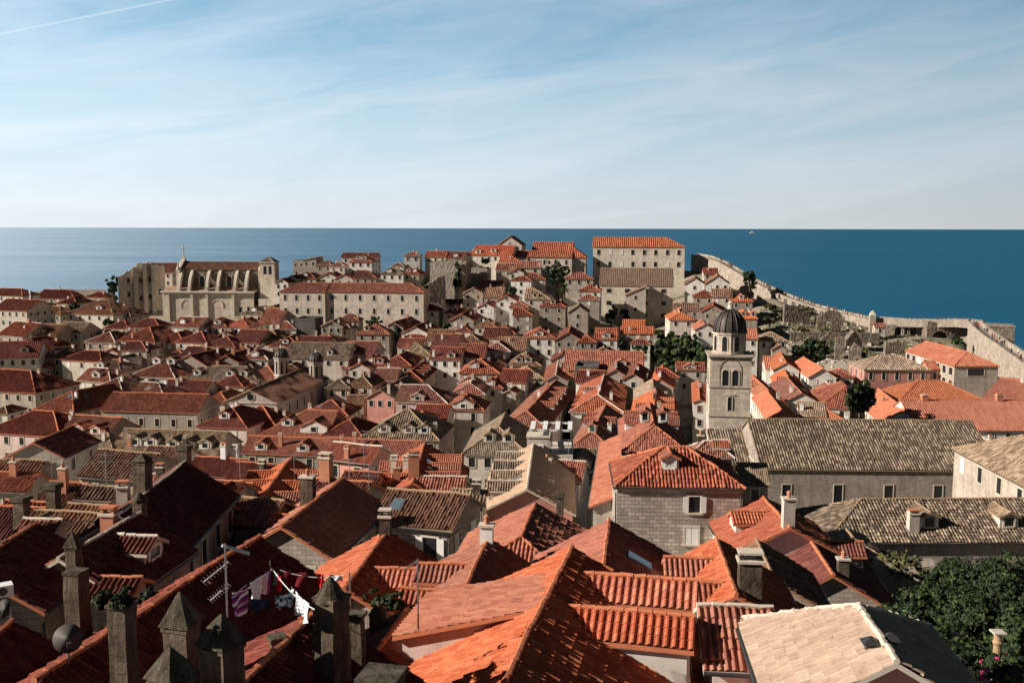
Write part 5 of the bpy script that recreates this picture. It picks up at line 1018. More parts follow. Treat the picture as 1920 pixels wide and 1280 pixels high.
# sea
mb = MB(); mb.face([(-120000, -2000, 0), (120000, -2000, 0), (120000, 140000, 0), (-120000, 140000, 0)], 'mortar')
seao = mb.build('sea'); tag(seao, kind='structure'); m, t, b = mat('sea', 0.35); seao.data.materials[0] = m
b.inputs['Base Color'].default_value = (0.003, 0.088, 0.178, 1); b.inputs['IOR'].default_value = 1.33; b.inputs['Specular IOR Level'].default_value = 0.2
tcn = t.nodes.new('ShaderNodeTexCoord'); mp = t.nodes.new('ShaderNodeMapping'); t.links.new(tcn.outputs['Object'], mp.inputs[0]); mp.inputs['Scale'].default_value = (.5, 1, 1)
bp_ = t.nodes.new('ShaderNodeBump'); bp_.inputs['Strength'].default_value = 0.9; bp_.inputs['Distance'].default_value = 1.6
hgt = M(t, 'ADD', M(t, 'MULTIPLY', noise(t, mp.outputs[0], 0.09, 8, 0.62), 1.0), M(t, 'MULTIPLY', noise(t, mp.outputs[0], 0.03, 5, 0.6), 1.2))
t.links.new(hgt, bp_.inputs['Height']); t.links.new(bp_.outputs[0], b.inputs['Normal'])
mp2 = t.nodes.new('ShaderNodeMapping'); t.links.new(tcn.outputs['Object'], mp2.inputs[0]); mp2.inputs['Scale'].default_value = (.0006, .0035, 1)
slick = ramp(t, noise(t, mp2.outputs[0], 1.0, 5, 0.6, .5), [(0.4, (0.3, 0.3, 0.3)), (0.65, (0.45, 0.45, 0.45))]); 
spx = t.nodes.new('ShaderNodeSeparateXYZ'); t.links.new(tcn.outputs['Object'], spx.inputs[0])
# calmer, smoother water to the left, ruffled by the breeze to the right
calm = M(t, 'ADD', M(t, 'MULTIPLY', M(t, 'DIVIDE', spx.outputs[0], M(t, 'ADD', spx.outputs[1], 50.0)), 1.0), 0.5); cal = ramp(t, M(t, 'ADD', calm, M(t, 'MULTIPLY', noise(t, mp2.outputs[0], 1.0, 6, 0.6, .5), 0.07)), [(0.0, (0, 0, 0)), (0.9, (1, 1, 1))])
t.links.new(M(t, 'ADD', M(t, 'ADD', 0.06, M(t, 'MULTIPLY', slick, 0.2)), M(t, 'MULTIPLY', cal, 0.42)), b.inputs['Roughness']); t.links.new(M(t, 'ADD', 0.25, M(t, 'MULTIPLY', cal, 0.75)), bp_.inputs['Strength'])


# ================================================================ trees and green
def leaves(pos, nrm, size, asp=1.6, rs=None):
    """numpy arrays of leaf quads around given centres"""
    n = len(pos); a = np.cross(nrm, rs.normal(size=(n, 3))); a /= np.linalg.norm(a, axis=1)[:, None] + 1e-9; b = np.cross(nrm, a); b /= np.linalg.norm(b, axis=1)[:, None] + 1e-9
    s = size * rs.uniform(.6, 1.3, (n, 1)); a *= s * .5 * asp; b *= s * .5
    return np.stack([pos - a - b * .3, pos - b, pos + a + b * .3, pos + b], 1)
def leafmesh(name, quads, mats_, idx, par, loc=None):
    n = len(quads); me = bpy.data.meshes.new(name); me.vertices.add(n * 4); me.vertices.foreach_set('co', quads.reshape(-1).astype(np.float32))
    me.loops.add(n * 4); me.loops.foreach_set('vertex_index', np.arange(n * 4, dtype=np.int32)); me.polygons.add(n); me.polygons.foreach_set('loop_start', np.arange(0, n * 4, 4, dtype=np.int32)); me.polygons.foreach_set('loop_total', np.full(n, 4, np.int32))
    for m in mats_: me.materials.append(MAT[m])
    me.polygons.foreach_set('material_index', idx.astype(np.int32)); me.update(); me.validate()
    o = bpy.data.objects.new(name, me); col.objects.link(o)
    if par: o.parent = par
    if loc is not None: o.location = loc
    return o
def crown(blobs, n, leaf, seed, mats_=('leaf_dark', 'leaf_mid'), probs=(.6, .4), clump=.42):
    """leaves in clumps scattered through the blobs (cx,cy,cz,rx,ry,rz)"""
    rs = np.random.RandomState(seed); vol = np.array([b[3] * b[4] * b[5] for b in blobs]) ** .7; vol = vol / vol.sum(); P = []; Nn = []; I = []
    for b, v in zip(blobs, vol):
        k = max(6, int(n * v / 26)); d = rs.normal(size=(k, 3)); d /= np.linalg.norm(d, axis=1)[:, None]; r = rs.uniform(.45, 1.0, (k, 1)) ** .55
        c = d * r * np.array(b[3:6]) + np.array(b[:3]); rad = clump * min(b[3:6]) * rs.uniform(.5, 1.1, (k, 1)); mi = rs.choice(len(mats_), k, p=probs)
        for q in range(k):
            m = max(4, int(n * v / k)); dd = rs.normal(size=(m, 3)); dd /= np.linalg.norm(dd, axis=1)[:, None]
            P.append(c[q] + dd * rad[q] * rs.uniform(.5, 1, (m, 1)) * np.array([1, 1, .75])); Nn.append(dd + d[q] * .7 + rs.normal(size=(m, 3)) * .35 + np.array([0, 0, .3])); I.append(np.where(rs.rand(m) < .85, mi[q], rs.choice(len(mats_), m, p=probs)))
    P = np.concatenate(P); Nn = np.concatenate(Nn); Nn /= np.linalg.norm(Nn, axis=1)[:, None]
    return leaves(P, Nn, leaf, 1.5, rs), np.concatenate(I)
def tree(px, py, rxp, rzp, Y, label, name='tree', n=900, leaf=None, seed=None, mats_=('leaf_dark', 'leaf_mid'), probs=(.65, .35), nb=6, cat='tree', base=None, trunk=True, cone=False, group=None, lump=.55):
    """crown centred on picture point with half sizes in picture pixels at distance Y"""
    c = PY(px, py, Y); mpp = Y / FPX * 1.02; rx, rz = rxp * mpp, rzp * mpp; seed = seed or int(px * 3 + py); r2 = random.Random(seed)
    g = base if base is not None else min(gz(c.x, c.y), c.z - rz * 1.02); root = empty(name, (c.x, c.y, g), 0, label, cat, group); zc = c.z - g
    blobs = []
    for i in range(nb):
        if cone:
            f = (i + .5) / nb; w_ = (1 - f) ** .7 * (0.75 + .25 * r2.random()); blobs.append((r2.uniform(-.2, .2) * rx, r2.uniform(-.2, .2) * rx, zc - rz + 2 * rz * f, rx * max(.25, w_), rx * max(.25, w_), rz / nb * 1.7))
        else:
            a = r2.uniform(0, 6.28); q = r2.uniform(.25, .62); z = r2.uniform(-.5, .6); k = lump * r2.uniform(.75, 1.15)
            blobs.append((math.cos(a) * rx * q, math.sin(a) * rx * q, zc + z * rz, rx * k, rx * k, rz * k))
    if not cone: blobs.append((0, 0, zc, rx * .6, rx * .6, rz * .7))
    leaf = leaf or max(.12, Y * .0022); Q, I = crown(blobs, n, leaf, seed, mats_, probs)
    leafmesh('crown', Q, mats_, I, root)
    if trunk:
        mb = MB(); t = max(.1, rx * .09); top = zc + rz * .2
        mb.tube([(0, 0, -.3), (t * .4, 0, top * .4), (-t * .3, t * .5, top * .75), (0, 0, top)], [t * 1.5, t * 1.1, t * .8, t * .3], 'trunk', 7)
        for b in blobs[:5]: z0 = max(0.3, min(top * .85, b[2] - rz * .5)); mb.tube([(0, 0, z0), (b[0] * .5, b[1] * .5, (z0 + b[2]) / 2 + .1), (b[0], b[1], b[2])], [t * .6, t * .4, t * .15], 'trunk', 5)
        mb.build('trunk', root)
    return root
tree(1614, 750, 30, 38, 186, 'dark bushy tree rising between orange roofs behind the friary nave', n=3600, nb=11)
tree(1045, 512, 24, 28, 386, 'broad dark conifer on the slope left of the palm', n=1200, nb=8)
tree(858, 516, 9, 26, 376, 'slender dark conifer in front of the bare bastion', n=900, cone=True, name='cypress')
tree(797, 540, 13, 24, 369, 'dark conifer close against the garden wall left of the bastion', n=900, cone=True, name='cypress')
tree(212, 540, 13, 28, 398, 'dark ragged tree at the left end of the ruined facade', n=900)
tree(1146, 590, 15, 14, 356, 'rounded green tree at the foot of the stone college', n=600); tree(1172, 592, 10, 16, 356, 'smaller upright tree at the foot of the stone college beside the projecting block', n=400)
tree(1406, 525, 16, 15, 382, 'lone dark tree hard against the inside of the sea wall', n=600)
for i, (x, y, a, b, Y, L) in enumerate([(1262, 640, 18, 16, 312, 'round topped tree at the back left of the park'), (1250, 662, 17, 18, 306, 'clipped dark tree at the left of the park row'), (1283, 660, 19, 18, 304, 'clipped green tree in the middle of the park row'), (1314, 662, 19, 17, 303, 'clipped green tree at the right of the park row, left of the bell tower'),
        (1238, 688, 17, 12, 292, 'low shaded tree at the front left of the park'), (1272, 686, 22, 13, 290, 'wide shaded tree at the front of the park'), (1328, 676, 15, 20, 296, 'tall dark tree squeezed between the park and the bell tower'), (1230, 660, 14, 18, 308, 'dark tree at the left end of the park beside the stone house'), (1292, 640, 16, 14, 310, 'rounded tree at the back right of the park below the hipped house'), (1308, 690, 20, 12, 288, 'low dark tree at the front right of the park against the bell tower')]):
    tree(x, y, a * 1.12, b * 1.12, Y, L, n=2200, mats_=('leaf_dark', 'leaf_mid', 'leaf_olive'), probs=(.5, .38, .12), group='trees of the small park', lump=.74, nb=8)
tree(1532, 655, 30, 21, 302, 'dark leafy tree in the shade below the terrace wall', n=2000, nb=9); tree(1495, 660, 15, 14, 298, 'smaller dark tree left of the shaded tree below the terrace wall', n=500)
tree(1800, 640, 12, 10, 300, 'green shrub in the arch under the dark bastion', name='bush', cat='bush', n=300, trunk=False); tree(1888, 722, 9, 9, 240, 'small shrub at the foot of the tall curtain wall', name='bush', cat='bush', n=250, trunk=False)
for x, y, a, b, Y, L in [(700, 602, 20, 9, 330, 'low green bush under the middle of the hospital wall'), (836, 614, 9, 9, 322, 'small green bush beside the gabled stone house'), (745, 626, 9, 16, 318, 'narrow tree squeezed between two gables below the hospital'), (664, 517, 9, 6, 402, 'small bush left of the white villa'), (706, 519, 12, 6, 402, 'flat bush right of the white villa'),
        (60, 574, 20, 8, 378, 'low dark hedge among the leftmost seaside roofs'), (138, 578, 12, 10, 372, 'dark bush left of the brown hipped house at far left'), (26, 594, 26, 9, 350, 'dark shady garden bush at the left edge'), (1168, 645, 9, 20, 308, 'dark ivy clad tree at the corner of the stone house with white shutters'), (1200, 655, 20, 6, 300, 'low hedge under the stone house with white shutters'),
        (960, 544, 10, 7, 362, 'small bush behind the tall white gabled house'), (910, 490, 10, 5, 404, 'small bush on the roof terrace below the skyline'), (205, 604, 14, 7, 338, 'dark bush under the brown hipped house')]:
    tree(x, y, a, b, Y, L, name='bush', cat='bush', n=420, trunk=False)
for x, y, a, b, Y, L in [(1468, 592, 16, 5, 352, 'dry grassy tuft on the slope below the sea wall'), (1505, 578, 20, 5, 362, 'wide dry tuft just under the wall walk'), (1560, 622, 26, 5, 334, 'grass clump in front of the roofless house end'), (1610, 622, 16, 4, 336, 'grass clump left of the sentry turret'), (1445, 575, 14, 6, 366, 'weedy scrub at the left of the ruins'), (1500, 616, 18, 5, 338, 'weedy scrub in front of the pale broken wall'), (1440, 602, 16, 8, 342, 'dark scrub right of the tall orange roofed block'),(1616, 664, 10, 6, 300, 'weeds on top of the pale piers'),(1650, 634, 14, 4, 326, 'grass tuft in front of the red roofed hut')]:
    tree(x, y, a, b, Y, L, name='bush', cat='bush', n=260, trunk=False, mats_=('leaf_dry', 'leaf_olive', 'leaf_mid'), probs=(.4, .4, .2))
rs = np.random.RandomState(12); gp = []; r2 = random.Random(78)
for _ in range(420):
    x, y = slope_pt(); z = gz(x, y); n_ = r2.randint(8, 22); gp.append(np.array([x, y, z + .1]) + rs.normal(size=(n_, 3)) * np.array([.9, .9, .18]))
gp = np.concatenate(gp); gn = rs.normal(size=gp.shape) * .6 + np.array([0, 0, 1.0]); gn /= np.linalg.norm(gn, axis=1)[:, None]
tag(leafmesh('dry_grass', leaves(gp, gn, .62, 1.4, rs), ('leaf_olive', 'leaf_dry', 'leaf_mid'), rs.choice(3, len(gp), p=[.5, .3, .2]), None), kind='stuff')
# palm
pc = PY(1058, 540, 362); pm = empty('palm_tree', (pc.x, pc.y, pc.z - 9), 0, 'single palm tree with a feathery crown in front of the slope houses', 'palm tree')
mb = MB(); mb.tube([(0, 0, -4), (.15, 0, 4), (0, 0, 9)], [.45, .35, .3], 'trunk', 8); mb.build('trunk', pm); r2 = random.Random(5); qs = []
for i in range(34):
    a = r2.uniform(0, 6.28); el = r2.uniform(-.5, 1.2); L = r2.uniform(2.6, 3.6); p = np.array([0, 0, 9.0]); d = np.array([math.cos(a) * math.cos(el), math.sin(a) * math.cos(el), math.sin(el)])
    for k in range(6):
        q = p + d * L / 6; sd = np.cross(d, [0, 0, 1]); sd /= np.linalg.norm(sd) + 1e-9; w_ = .5 * (1 - k / 7); qs.append([p - sd * w_, q - sd * w_ * .85, q + sd * w_ * .85, p + sd * w_]); p = q; d = d + np.array([0, 0, -.16]); d /= np.linalg.norm(d)
leafmesh('crown', np.array(qs), ('leaf_mid', 'leaf_olive'), np.random.RandomState(2).randint(0, 2, len(qs)), pm)
# the overgrown bank at the lower right
big = [(1836, 1092, 62, 46, 56, 'big dark leafy tree filling the garden under the friary wing'), (1900, 1098, 58, 56, 52, 'dense leafy tree cut by the right edge of the picture'), (1780, 1085, 46, 44, 60, 'leafy tree right of the grass topped wall'), (1760, 1150, 70, 46, 48, 'broad dark tree in the middle of the garden'), (1850, 1170, 74, 56, 44, 'large shaded tree behind the round chimney pot'),
       (1690, 1158, 44, 22, 50, 'low leafy tree under the pale bank wall'), (1740, 1215, 56, 40, 40, 'dark tree leaning over the cream roof'), (1920, 1190, 50, 50, 42, 'shady tree at the right edge above the pink oleander'), (1795, 1240, 50, 40, 36, 'dark bush low in the garden left of the round chimney pot'), (1650, 1052, 22, 16, 68, 'dark bush in the shadow left of the grass topped wall')]
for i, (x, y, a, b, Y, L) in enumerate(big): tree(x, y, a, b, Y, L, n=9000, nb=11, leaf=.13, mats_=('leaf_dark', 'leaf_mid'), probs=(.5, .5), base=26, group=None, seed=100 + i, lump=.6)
bk = ruin('bank_wall', 1640, 1118, 63, 4.0, 1.6, 2.2, -14, 'wall_l', 'pale stone garden wall with dry grass hanging over its top', down=8, seed=31)
tree(1692, 1054, 54, 20, 63.4, 'dry yellow green grass tuft spilling over the pale garden wall', name='grass_tuft', cat='grass', n=3200, nb=10, leaf=.14, trunk=False, mats_=('leaf_olive', 'leaf_dry'), probs=(.6, .4), lump=.5, seed=140)
ol = tree(1886, 1258, 46, 30, 29, 'oleander bush with pink flowers in the bottom right corner', name='oleander', cat='bush', n=2400, leaf=.12, base=34)
qf, fi = crown([(0, 0, PY(1886, 1258, 29).z - 34, .95, .95, .6)], 420, .09, 9, ('petal',), (1,), clump=.18); tag(leafmesh('blossom', qf, ('petal',), fi, ol), kind='stuff')
for x, y, a, b, Y, L in [(726, 1130, 40, 24, 36, 'dark leafy creeper growing between the cone topped chimney and the aerial mast'), (748, 1160, 30, 14, 35, 'green vine spilling behind the cone topped chimney'), (282, 1118, 30, 16, 30, 'dark creeper over the wall behind the pyramid capped chimneys'), (185, 1128, 26, 18, 29, 'shrub with sparse leaves beside the tall slender chimney')]:
    tree(x, y, a, b, Y, L, name='vine', cat='creeper', n=1500, leaf=.10, trunk=False, base=PY(x, y, Y).z - 2.5, nb=7)

tree(226, 1122, 26, 20, 18.9, 'dry creeper crowning a dark old chimney shaft', name='vine', cat='creeper', n=900, leaf=.07, trunk=False, base=PY(226, 1122, 18.9).z - .6, nb=6, mats_=('leaf_dark', 'leaf_dry'), probs=(.7, .3))
# ================================================================ things on the near roofs
def parted(name, mb, root, world_loc, rz=0.0, label=None):
    inv = root.matrix_basis.inverted(); o = mb.build(name, root, inv @ Vector(world_loc), label); o.rotation_euler = (0, 0, rz - root.rotation_euler.z); return o
def near_house(p): return min(HOUSES, key=lambda r: (Vector((r['c'].x, r['c'].y)) - Vector((p.x, p.y))).length)['root']
def rough(mb, amt, seed=1, s=1.5):
    mb.v = [tuple(Vector(v) + mnoise.noise_vector(Vector(v) * s + Vector((seed * 3.1, 0, 0))) * amt) for v in mb.v]
def stone_chimney(px, ytop, ycap, ybase, wpx, Y, style='pyr', rz=-.2, lab=None, cap=1.18, slots=True):
    """shaft wpx wide from ybase up to ycap, cap from there to ytop"""
    m = Y / FPX * 1.03; c = PY(px, ycap, Y); h1 = (ybase - ycap) * m; h2 = (ycap - ytop) * m * .95; w_ = wpx * m / 2 * (.88 if ybase > 1100 else 1); sh = MB(); n = 6
    def ring(k0, k1, z0, z1, mat_):
        for i in range(n):
            a = z0 + (z1 - z0) * i / n; b = z0 + (z1 - z0) * (i + 1) / n; f = lambda z: k0 + (k1 - k0) * (z - z0) / (z1 - z0)
            for s in range(4):
                for q in range(4):
                    u0, u1 = -1 + q * .5, -1 + (q + 1) * .5
                    def P(u, z): k = f(z) * w_; return [(u * k, -k, z), (k, u * k, z), (-u * k, k, z), (-k, -u * k, z)][s]
                    sh.face([P(u0, a), P(u1, a), P(u1, b), P(u0, b)], mat_)
    gap = .22 * min(1, w_ * 2) if slots else 0
    ring(1.06, .94, -h1 - 1.5, -gap, 'chimney_stone'); sh.box((-w_ * 1.04, -w_ * 1.04, -gap), (w_ * 1.04, w_ * 1.04, -gap + .07), 'chimney_stone')
    if slots:
        for a in (-1, 0, 1):
            for b in (-1, 0, 1):
                if a or b: sh.box((a * w_ * .78 - .1 * w_ * 2, b * w_ * .78 - .1 * w_ * 2, -gap + .07), (a * w_ * .78 + .1 * w_ * 2, b * w_ * .78 + .1 * w_ * 2, 0), 'chimney_stone')
        sh.box((-w_ * .55, -w_ * .55, -gap + .07), (w_ * .55, w_ * .55, 0), 'metal_dark')
    rough(sh, .05, px); r = near_house(c); o = parted('chimney', sh, r, c, rz, lab); cp = MB(); W_ = w_ * cap
    if style == 'pyr':
        N_ = 7
        for i in range(N_):
            a, b = i / N_, (i + 1) / N_
            for s in range(4):
                for q in range(4):
                    u0, u1 = -1 + q * .5, -1 + (q + 1) * .5
                    def P(u, f): k = W_ * (1 - f * .96); return [(u * k, -k, f * h2), (k, u * k, f * h2), (-u * k, k, f * h2), (-k, -u * k, f * h2)][s]
                    cp.face([P(u0, a), P(u1, a), P(u1, b), P(u0, b)], 'lichen_cap')
        cp.face([(-W_, -W_, 0), (-W_, W_, 0), (W_, W_, 0), (W_, -W_, 0)], 'lichen_cap')
        rough(cp, .045, px + 1, 2.2)
    elif style == 'cone':
        cp.lathe([(W_ * 1.15, -.02), (W_ * 1.1, .1), (W_ * .95, h2 * .3), (W_ * .62, h2 * .65), (W_ * .22, h2 * .94), (.03, h2)], 'lichen_cap', 14); rough(cp, .035, px + 1, 2.2)
    else:
        cp.box((-W_ * 1.1, -W_ * 1.1, 0), (W_ * 1.1, W_ * 1.1, h2), 'lichen_cap'); rough(cp, .02, px)
    ko = cp.build('chimney_cap', o); return o
stone_chimney(340, 1103, 1166, 1270, 60, 21, 'pyr', lab='stone chimney with a tall pyramid cap, lichen grey'); stone_chimney(415, 1145, 1202, 1290, 70, 19.5, 'pyr', rz=-.45)
stone_chimney(322, 1206, 1266, 1300, 74, 17.5, 'pyr', rz=-.5, slots=True); stone_chimney(620, 1078, 1122, 1235, 58, 22, 'cone', rz=-.5, slots=False, cap=1.0); stone_chimney(709, 1124, 1150, 1200, 30, 31, 'cone', slots=False, cap=1.0)
stone_chimney(806, 1136, 1148, 1212, 36, 32, 'slab'); stone_chimney(228, 1108, 1135, 1300, 46, 19, 'pyr', slots=False, cap=.9); stone_chimney(138, 992, 1024, 1068, 22, 27.5, 'pyr', cap=1.25); stone_chimney(142, 1068, 1074, 1150, 38, 27, 'slab', slots=False, cap=.95)
stone_chimney(266, 848, 862, 925, 26, 52, 'pyr'); stone_chimney(346, 834, 842, 868, 18, 84, 'slab'); stone_chimney(262, 922, 938, 965, 20, 45, 'cone'); stone_chimney(520, 1190, 1200, 1262, 34, 22.5, 'slab', rz=.5, slots=False, cap=1.0)
stone_chimney(716, 1258, 1274, 1330, 84, 18.5, 'slab', rz=-.2, slots=False, cap=.98); stone_chimney(668, 1148, 1156, 1210, 30, 23, 'slab', slots=False); stone_chimney(100, 905, 915, 960, 20, 62, 'slab'); stone_chimney(40, 930, 938, 975, 22, 58, 'slab'); stone_chimney(1050, 922, 932, 955, 12, 70, 'slab')
# round flue with a slab in the garden
fc = PY(1872, 1180, 31); fl = empty('flue', (fc.x, fc.y, fc.z - 3), 0, 'round cement flue pipe with a flat slab on top standing in the garden', 'chimney'); mb = MB(); mb.lathe([(.13, -3), (.125, 2.5), (.16, 2.55), (.16, 2.62), (.125, 2.66), (.125, 2.9)], 'ridge_old', 14); mb.build('pipe', fl); mb = MB(); mb.box((-.2, -.2, 2.9), (.2, .2, 2.95), 'chimney_render'); mb.build('slab', fl)
# cream roof vents
kr = [r for r in HOUSES if r['rc'] == 'k' and r['Y'] < 40][0]; rf = Roof(kr['W'], kr['D'], kr['t'], 30)
for (x, y) in ((1632, 1212), (1668, 1205)):
    d = ray(x, y); best = None
    for k in range(600):
        p = CAM + d * (18 + k * .03); q = kr['root'].matrix_basis.inverted() @ p
        if 0 < q.x < kr['W'] and 0 < q.y < kr['D'] and q.z < 9 + rf.z(q.x, q.y): best = q; break
    if best:
        mb = MB(); mb.box((-.13, -.13, -.2), (.13, .13, .12), 'metal_dark'); mb.box((-.22, -.22, .12), (.22, .22, .28), 'metal_dark', taper=.05); mb.build('vent', kr['root'], best)
# aerials
def aerial(px, ytop, ybase, Y, label, arms, name='aerial'):
    c = PY(px, ybase, Y); m = Y / FPX * 1.03; H = (ybase - ytop) * m; o = empty(name, (c.x, c.y, c.z), 0, label, 'aerial'); mb = MB(); mb.tube([(0, 0, -.6), (0, 0, H)], .022, 'metal_grey', 6); mb.build('mast', o)
    for (x0, y0, x1, y1, r_) in arms:
        mb = MB(); a = Vector(((x0 - px) * m, .1, (ybase - y0) * m)); b = Vector(((x1 - px) * m, .1 + abs(x1 - x0) * m * .4, (ybase - y1) * m)); mb.tube([a, b], r_, 'white_paint' if r_ > .03 else 'metal_grey', 6)
        if r_ <= .02:
            for k in range(9): q = a.lerp(b, k / 8); mb.tube([q + Vector((0, -.18, .12)), q + Vector((0, .18, -.12))], .008, 'metal_grey', 4)
        mb.build('antenna_arm', o)
    return o
aerial(426, 1014, 1150, 21.5, 'tall aerial mast with a white tube antenna beside the washing', [(418, 1020, 464, 1042, .04), (380, 1092, 424, 1058, .018), (392, 1128, 424, 1100, .018)])
aerial(784, 1045, 1140, 25.5, 'thin aerial mast with one slanting antenna in front of the two orange side dormers', [(757, 1068, 784, 1052, .018)])
aerial(657, 1068, 1165, 24, 'bare thin pole beside the cone capped chimney', []); aerial(98, 850, 905, 62, 'spindly aerial with crossed arms among the dark roofs at left', [(85, 866, 112, 860, .018), (88, 880, 110, 872, .018)]); aerial(507, 1050, 1085, 30, 'short aerial on the dark slope above the washing', [])
def dish(px, py, rpx, Y, label, az=.5):
    c = PY(px, py, Y); r_ = rpx * Y / FPX; o = empty('satellite_dish', (c.x, c.y, c.z - r_ - .35), az, label, 'satellite dish'); mb = MB(); mb.lathe([(r_ * k / 5, .3 * r_ * (k / 5) ** 2) for k in range(1, 6)][::1], 'dish_grey', 20); q = mb.build('reflector', o, (0, 0, r_ + .35)); q.rotation_euler = (R(72), 0, 0)
    q.data.polygons.foreach_set('use_smooth', [True] * len(q.data.polygons)); mb = MB(); mb.tube([(0, .12, -.5), (0, .12, r_ + .35)], .03, 'metal_grey', 6); mb.build('mast', o); mb = MB(); mb.tube([(0, 0, r_ * .1 + .35), (0, -r_ * 1.0, r_ * .9 + .35)], .02, 'metal_grey', 5); mb.box((-.05, -r_ - .06, r_ * .85 + .3), (.05, -r_ + .06, r_ * .85 + .42), 'metal_dark'); mb.build('feed_arm', o)
dish(127, 1196, 28, 22, 'big shaded satellite dish in the lower left corner'); dish(12, 1140, 18, 30, 'satellite dish half cut off at the left edge', -.5); dish(186, 980, 9, 46, 'pale satellite dish on the dark roof left of the tall side dormer'); dish(278, 658, 5, 268, 'tiny white satellite dish among far red roofs', .3)
def ac(px, py, wpx, Y, label, rz=0.0):
    c = PY(px, py, Y); m = Y / FPX * 1.02; w_ = wpx * m; o = empty('air_conditioner', (c.x, c.y, c.z), rz, label, 'air conditioner'); mb = MB(); mb.box((-w_ / 2, -.15, -w_ * .36), (w_ / 2, .3, w_ * .36), 'white_paint'); mb.build('casing', o); mb = MB(); mb.lathe([(w_ * .28, 0), (w_ * .26, .02), (w_ * .05, .03)], 'metal_dark', 14); f = mb.build('fan_grille', o, (-w_ * .12, -.15, 0)); f.rotation_euler = (R(90), 0, 0)
ac(8, 1106, 30, 31.5, 'white air conditioner at the left edge beside the dish', .6); ac(619, 870, 9, 112.5, 'left air conditioner on the salmon pink house wall', -.38); ac(653, 885, 9, 109.8, 'right air conditioner on the salmon pink house wall', -.38); ac(998, 838, 10, 107.8, 'left of two white air conditioners on the terrace wall'); ac(1014, 838, 10, 107.7, 'right of two white air conditioners on the terrace wall'); ac(820, 789, 7, 190, 'white unit on the grey hipped roof'); ac(1322, 1235, 11, 29.5, 'air conditioner on the white wall beside the striped orange roof', -1.4); ac(26, 867, 12, 110, 'white air conditioner on the dark house at left')
# roof terrace with pergola
tr = h(988, 852, 1074, 7, '', 'r', 'c', Y=108, rot=-4, parapet=0, lab='flat roofed house carrying a roof terrace with a pergola and sun lounger', wh=9); T0 = tr['root'].matrix_basis; W3 = tr['W']
mb = MB()
mb.box((0, 0, 9), (W3 * .48, .2, 10.9), 'wall_c'); mb.box((0, 2.4, 9), (W3 * .48, 2.6, 10.9), 'wall_c'); mb.box((0, .2, 9), (.2, 2.4, 10.9), 'wall_c'); mb.box((W3 * .48 - .2, .2, 9), (W3 * .48, 2.4, 10.9), 'wall_c'); mb.box((-.1, -.1, 10.9), (W3 * .48 + .1, 2.7, 11.05), 'stone_trim'); mb.build('stair_head', tr['root'])
pg = empty('pergola', T0 @ Vector((0, 0, 9)), R(-4), 'white slatted pergola over the roof terrace', 'pergola')
for x in (W3 * .52, W3 * .75, W3 * .98):
    for y in (.3, 4.5): mb = MB(); mb.box((x - .05, y - .05, 0), (x + .05, y + .05, 2.6), 'metal_dark'); mb.build('post', pg)
mb = MB(); mb.box((.2, .2, 2.6), (W3, .32, 2.8), 'white_paint'); mb.build('beam', pg); mb = MB(); mb.box((.2, 4.5, 2.6), (W3, 4.62, 2.8), 'white_paint'); mb.build('beam', pg)
for i in range(4): mb = MB(); x = .3 + (W3 - .9) * i / 3; mb.box((x, .1, 2.8), (x + .5, 4.7, 2.9), 'white_paint'); mb.build('slat', pg)
ln = empty('sun_lounger', T0 @ Vector((W3 * .8, 1.2, 9)), R(10), 'white sun lounger on the roof terrace', 'sun lounger')
mb = MB(); mb.box((-.35, 0, .3), (.35, 1.2, .38), 'white_paint'); mb.build('seat', ln); mb = MB(); mb.face([(-.35, 1.2, .34), (.35, 1.2, .34), (.35, 1.75, .95), (-.35, 1.75, .95)], 'white_paint'); mb.face([(-.35, 1.26, .30), (-.35, 1.81, .91), (.35, 1.81, .91), (.35, 1.26, .30)], 'white_paint'); mb.build('backrest', ln)
for x in (-.3, .3):
    for y in (.1, 1.1): mb = MB(); mb.box((x - .03, y - .03, 0), (x + .03, y + .03, .3), 'metal_grey'); mb.build('leg', ln)
for x0, y0, x1, y1 in ((W3 * .5, .04, W3, .08), (W3 - .04, .08, W3, 7)):
    mb = MB()
    for z in (9.4, 9.7, 10.0): mb.box((x0, y0, z), (x1, y1, z + .04), 'metal_dark')
    mb.build('railing', tr['root'])

# ================================================================ washing on the line
def clothmat(name, cols, scale=6.0, axis=2, check=False):
    m, t, b = mat(name, 0.9); tcn = t.nodes.new('ShaderNodeTexCoord'); sp_ = t.nodes.new('ShaderNodeSeparateXYZ'); t.links.new(tcn.outputs['Object'], sp_.inputs[0])
    if check:
        ck = t.nodes.new('ShaderNodeTexChecker'); ck.inputs['Scale'].default_value = scale; ck.inputs['Color1'].default_value = (*cols[0], 1); ck.inputs['Color2'].default_value = (*cols[1], 1); t.links.new(tcn.outputs['Object'], ck.inputs['Vector']); t.links.new(ck.outputs[0], b.inputs['Base Color']); return
    if len(cols) == 1: b.inputs['Base Color'].default_value = (*cols[0], 1); return
    f = M(t, 'FRACT', M(t, 'MULTIPLY', sp_.outputs[axis], scale)); st = []
    for i, c in enumerate(cols): st.append((i / len(cols), c))
    r_ = t.nodes.new('ShaderNodeValToRGB'); r_.color_ramp.interpolation = 'CONSTANT'; e = r_.color_ramp.elements
    while len(e) < len(st): e.new(.5)
    for x, (p, c) in zip(e, st): x.position = p; x.color = (*c, 1)
    t.links.new(f, r_.inputs[0]); t.links.new(r_.outputs[0], b.inputs['Base Color'])
clothmat('cloth_white', [(.8, .82, .88)]); clothmat('cloth_red', [(.5, .02, .03)]); clothmat('cloth_teal', [(.12, .5, .45)]); clothmat('cloth_navy', [(.02, .03, .07)]); clothmat('cloth_maroon', [(.13, .008, .015)])
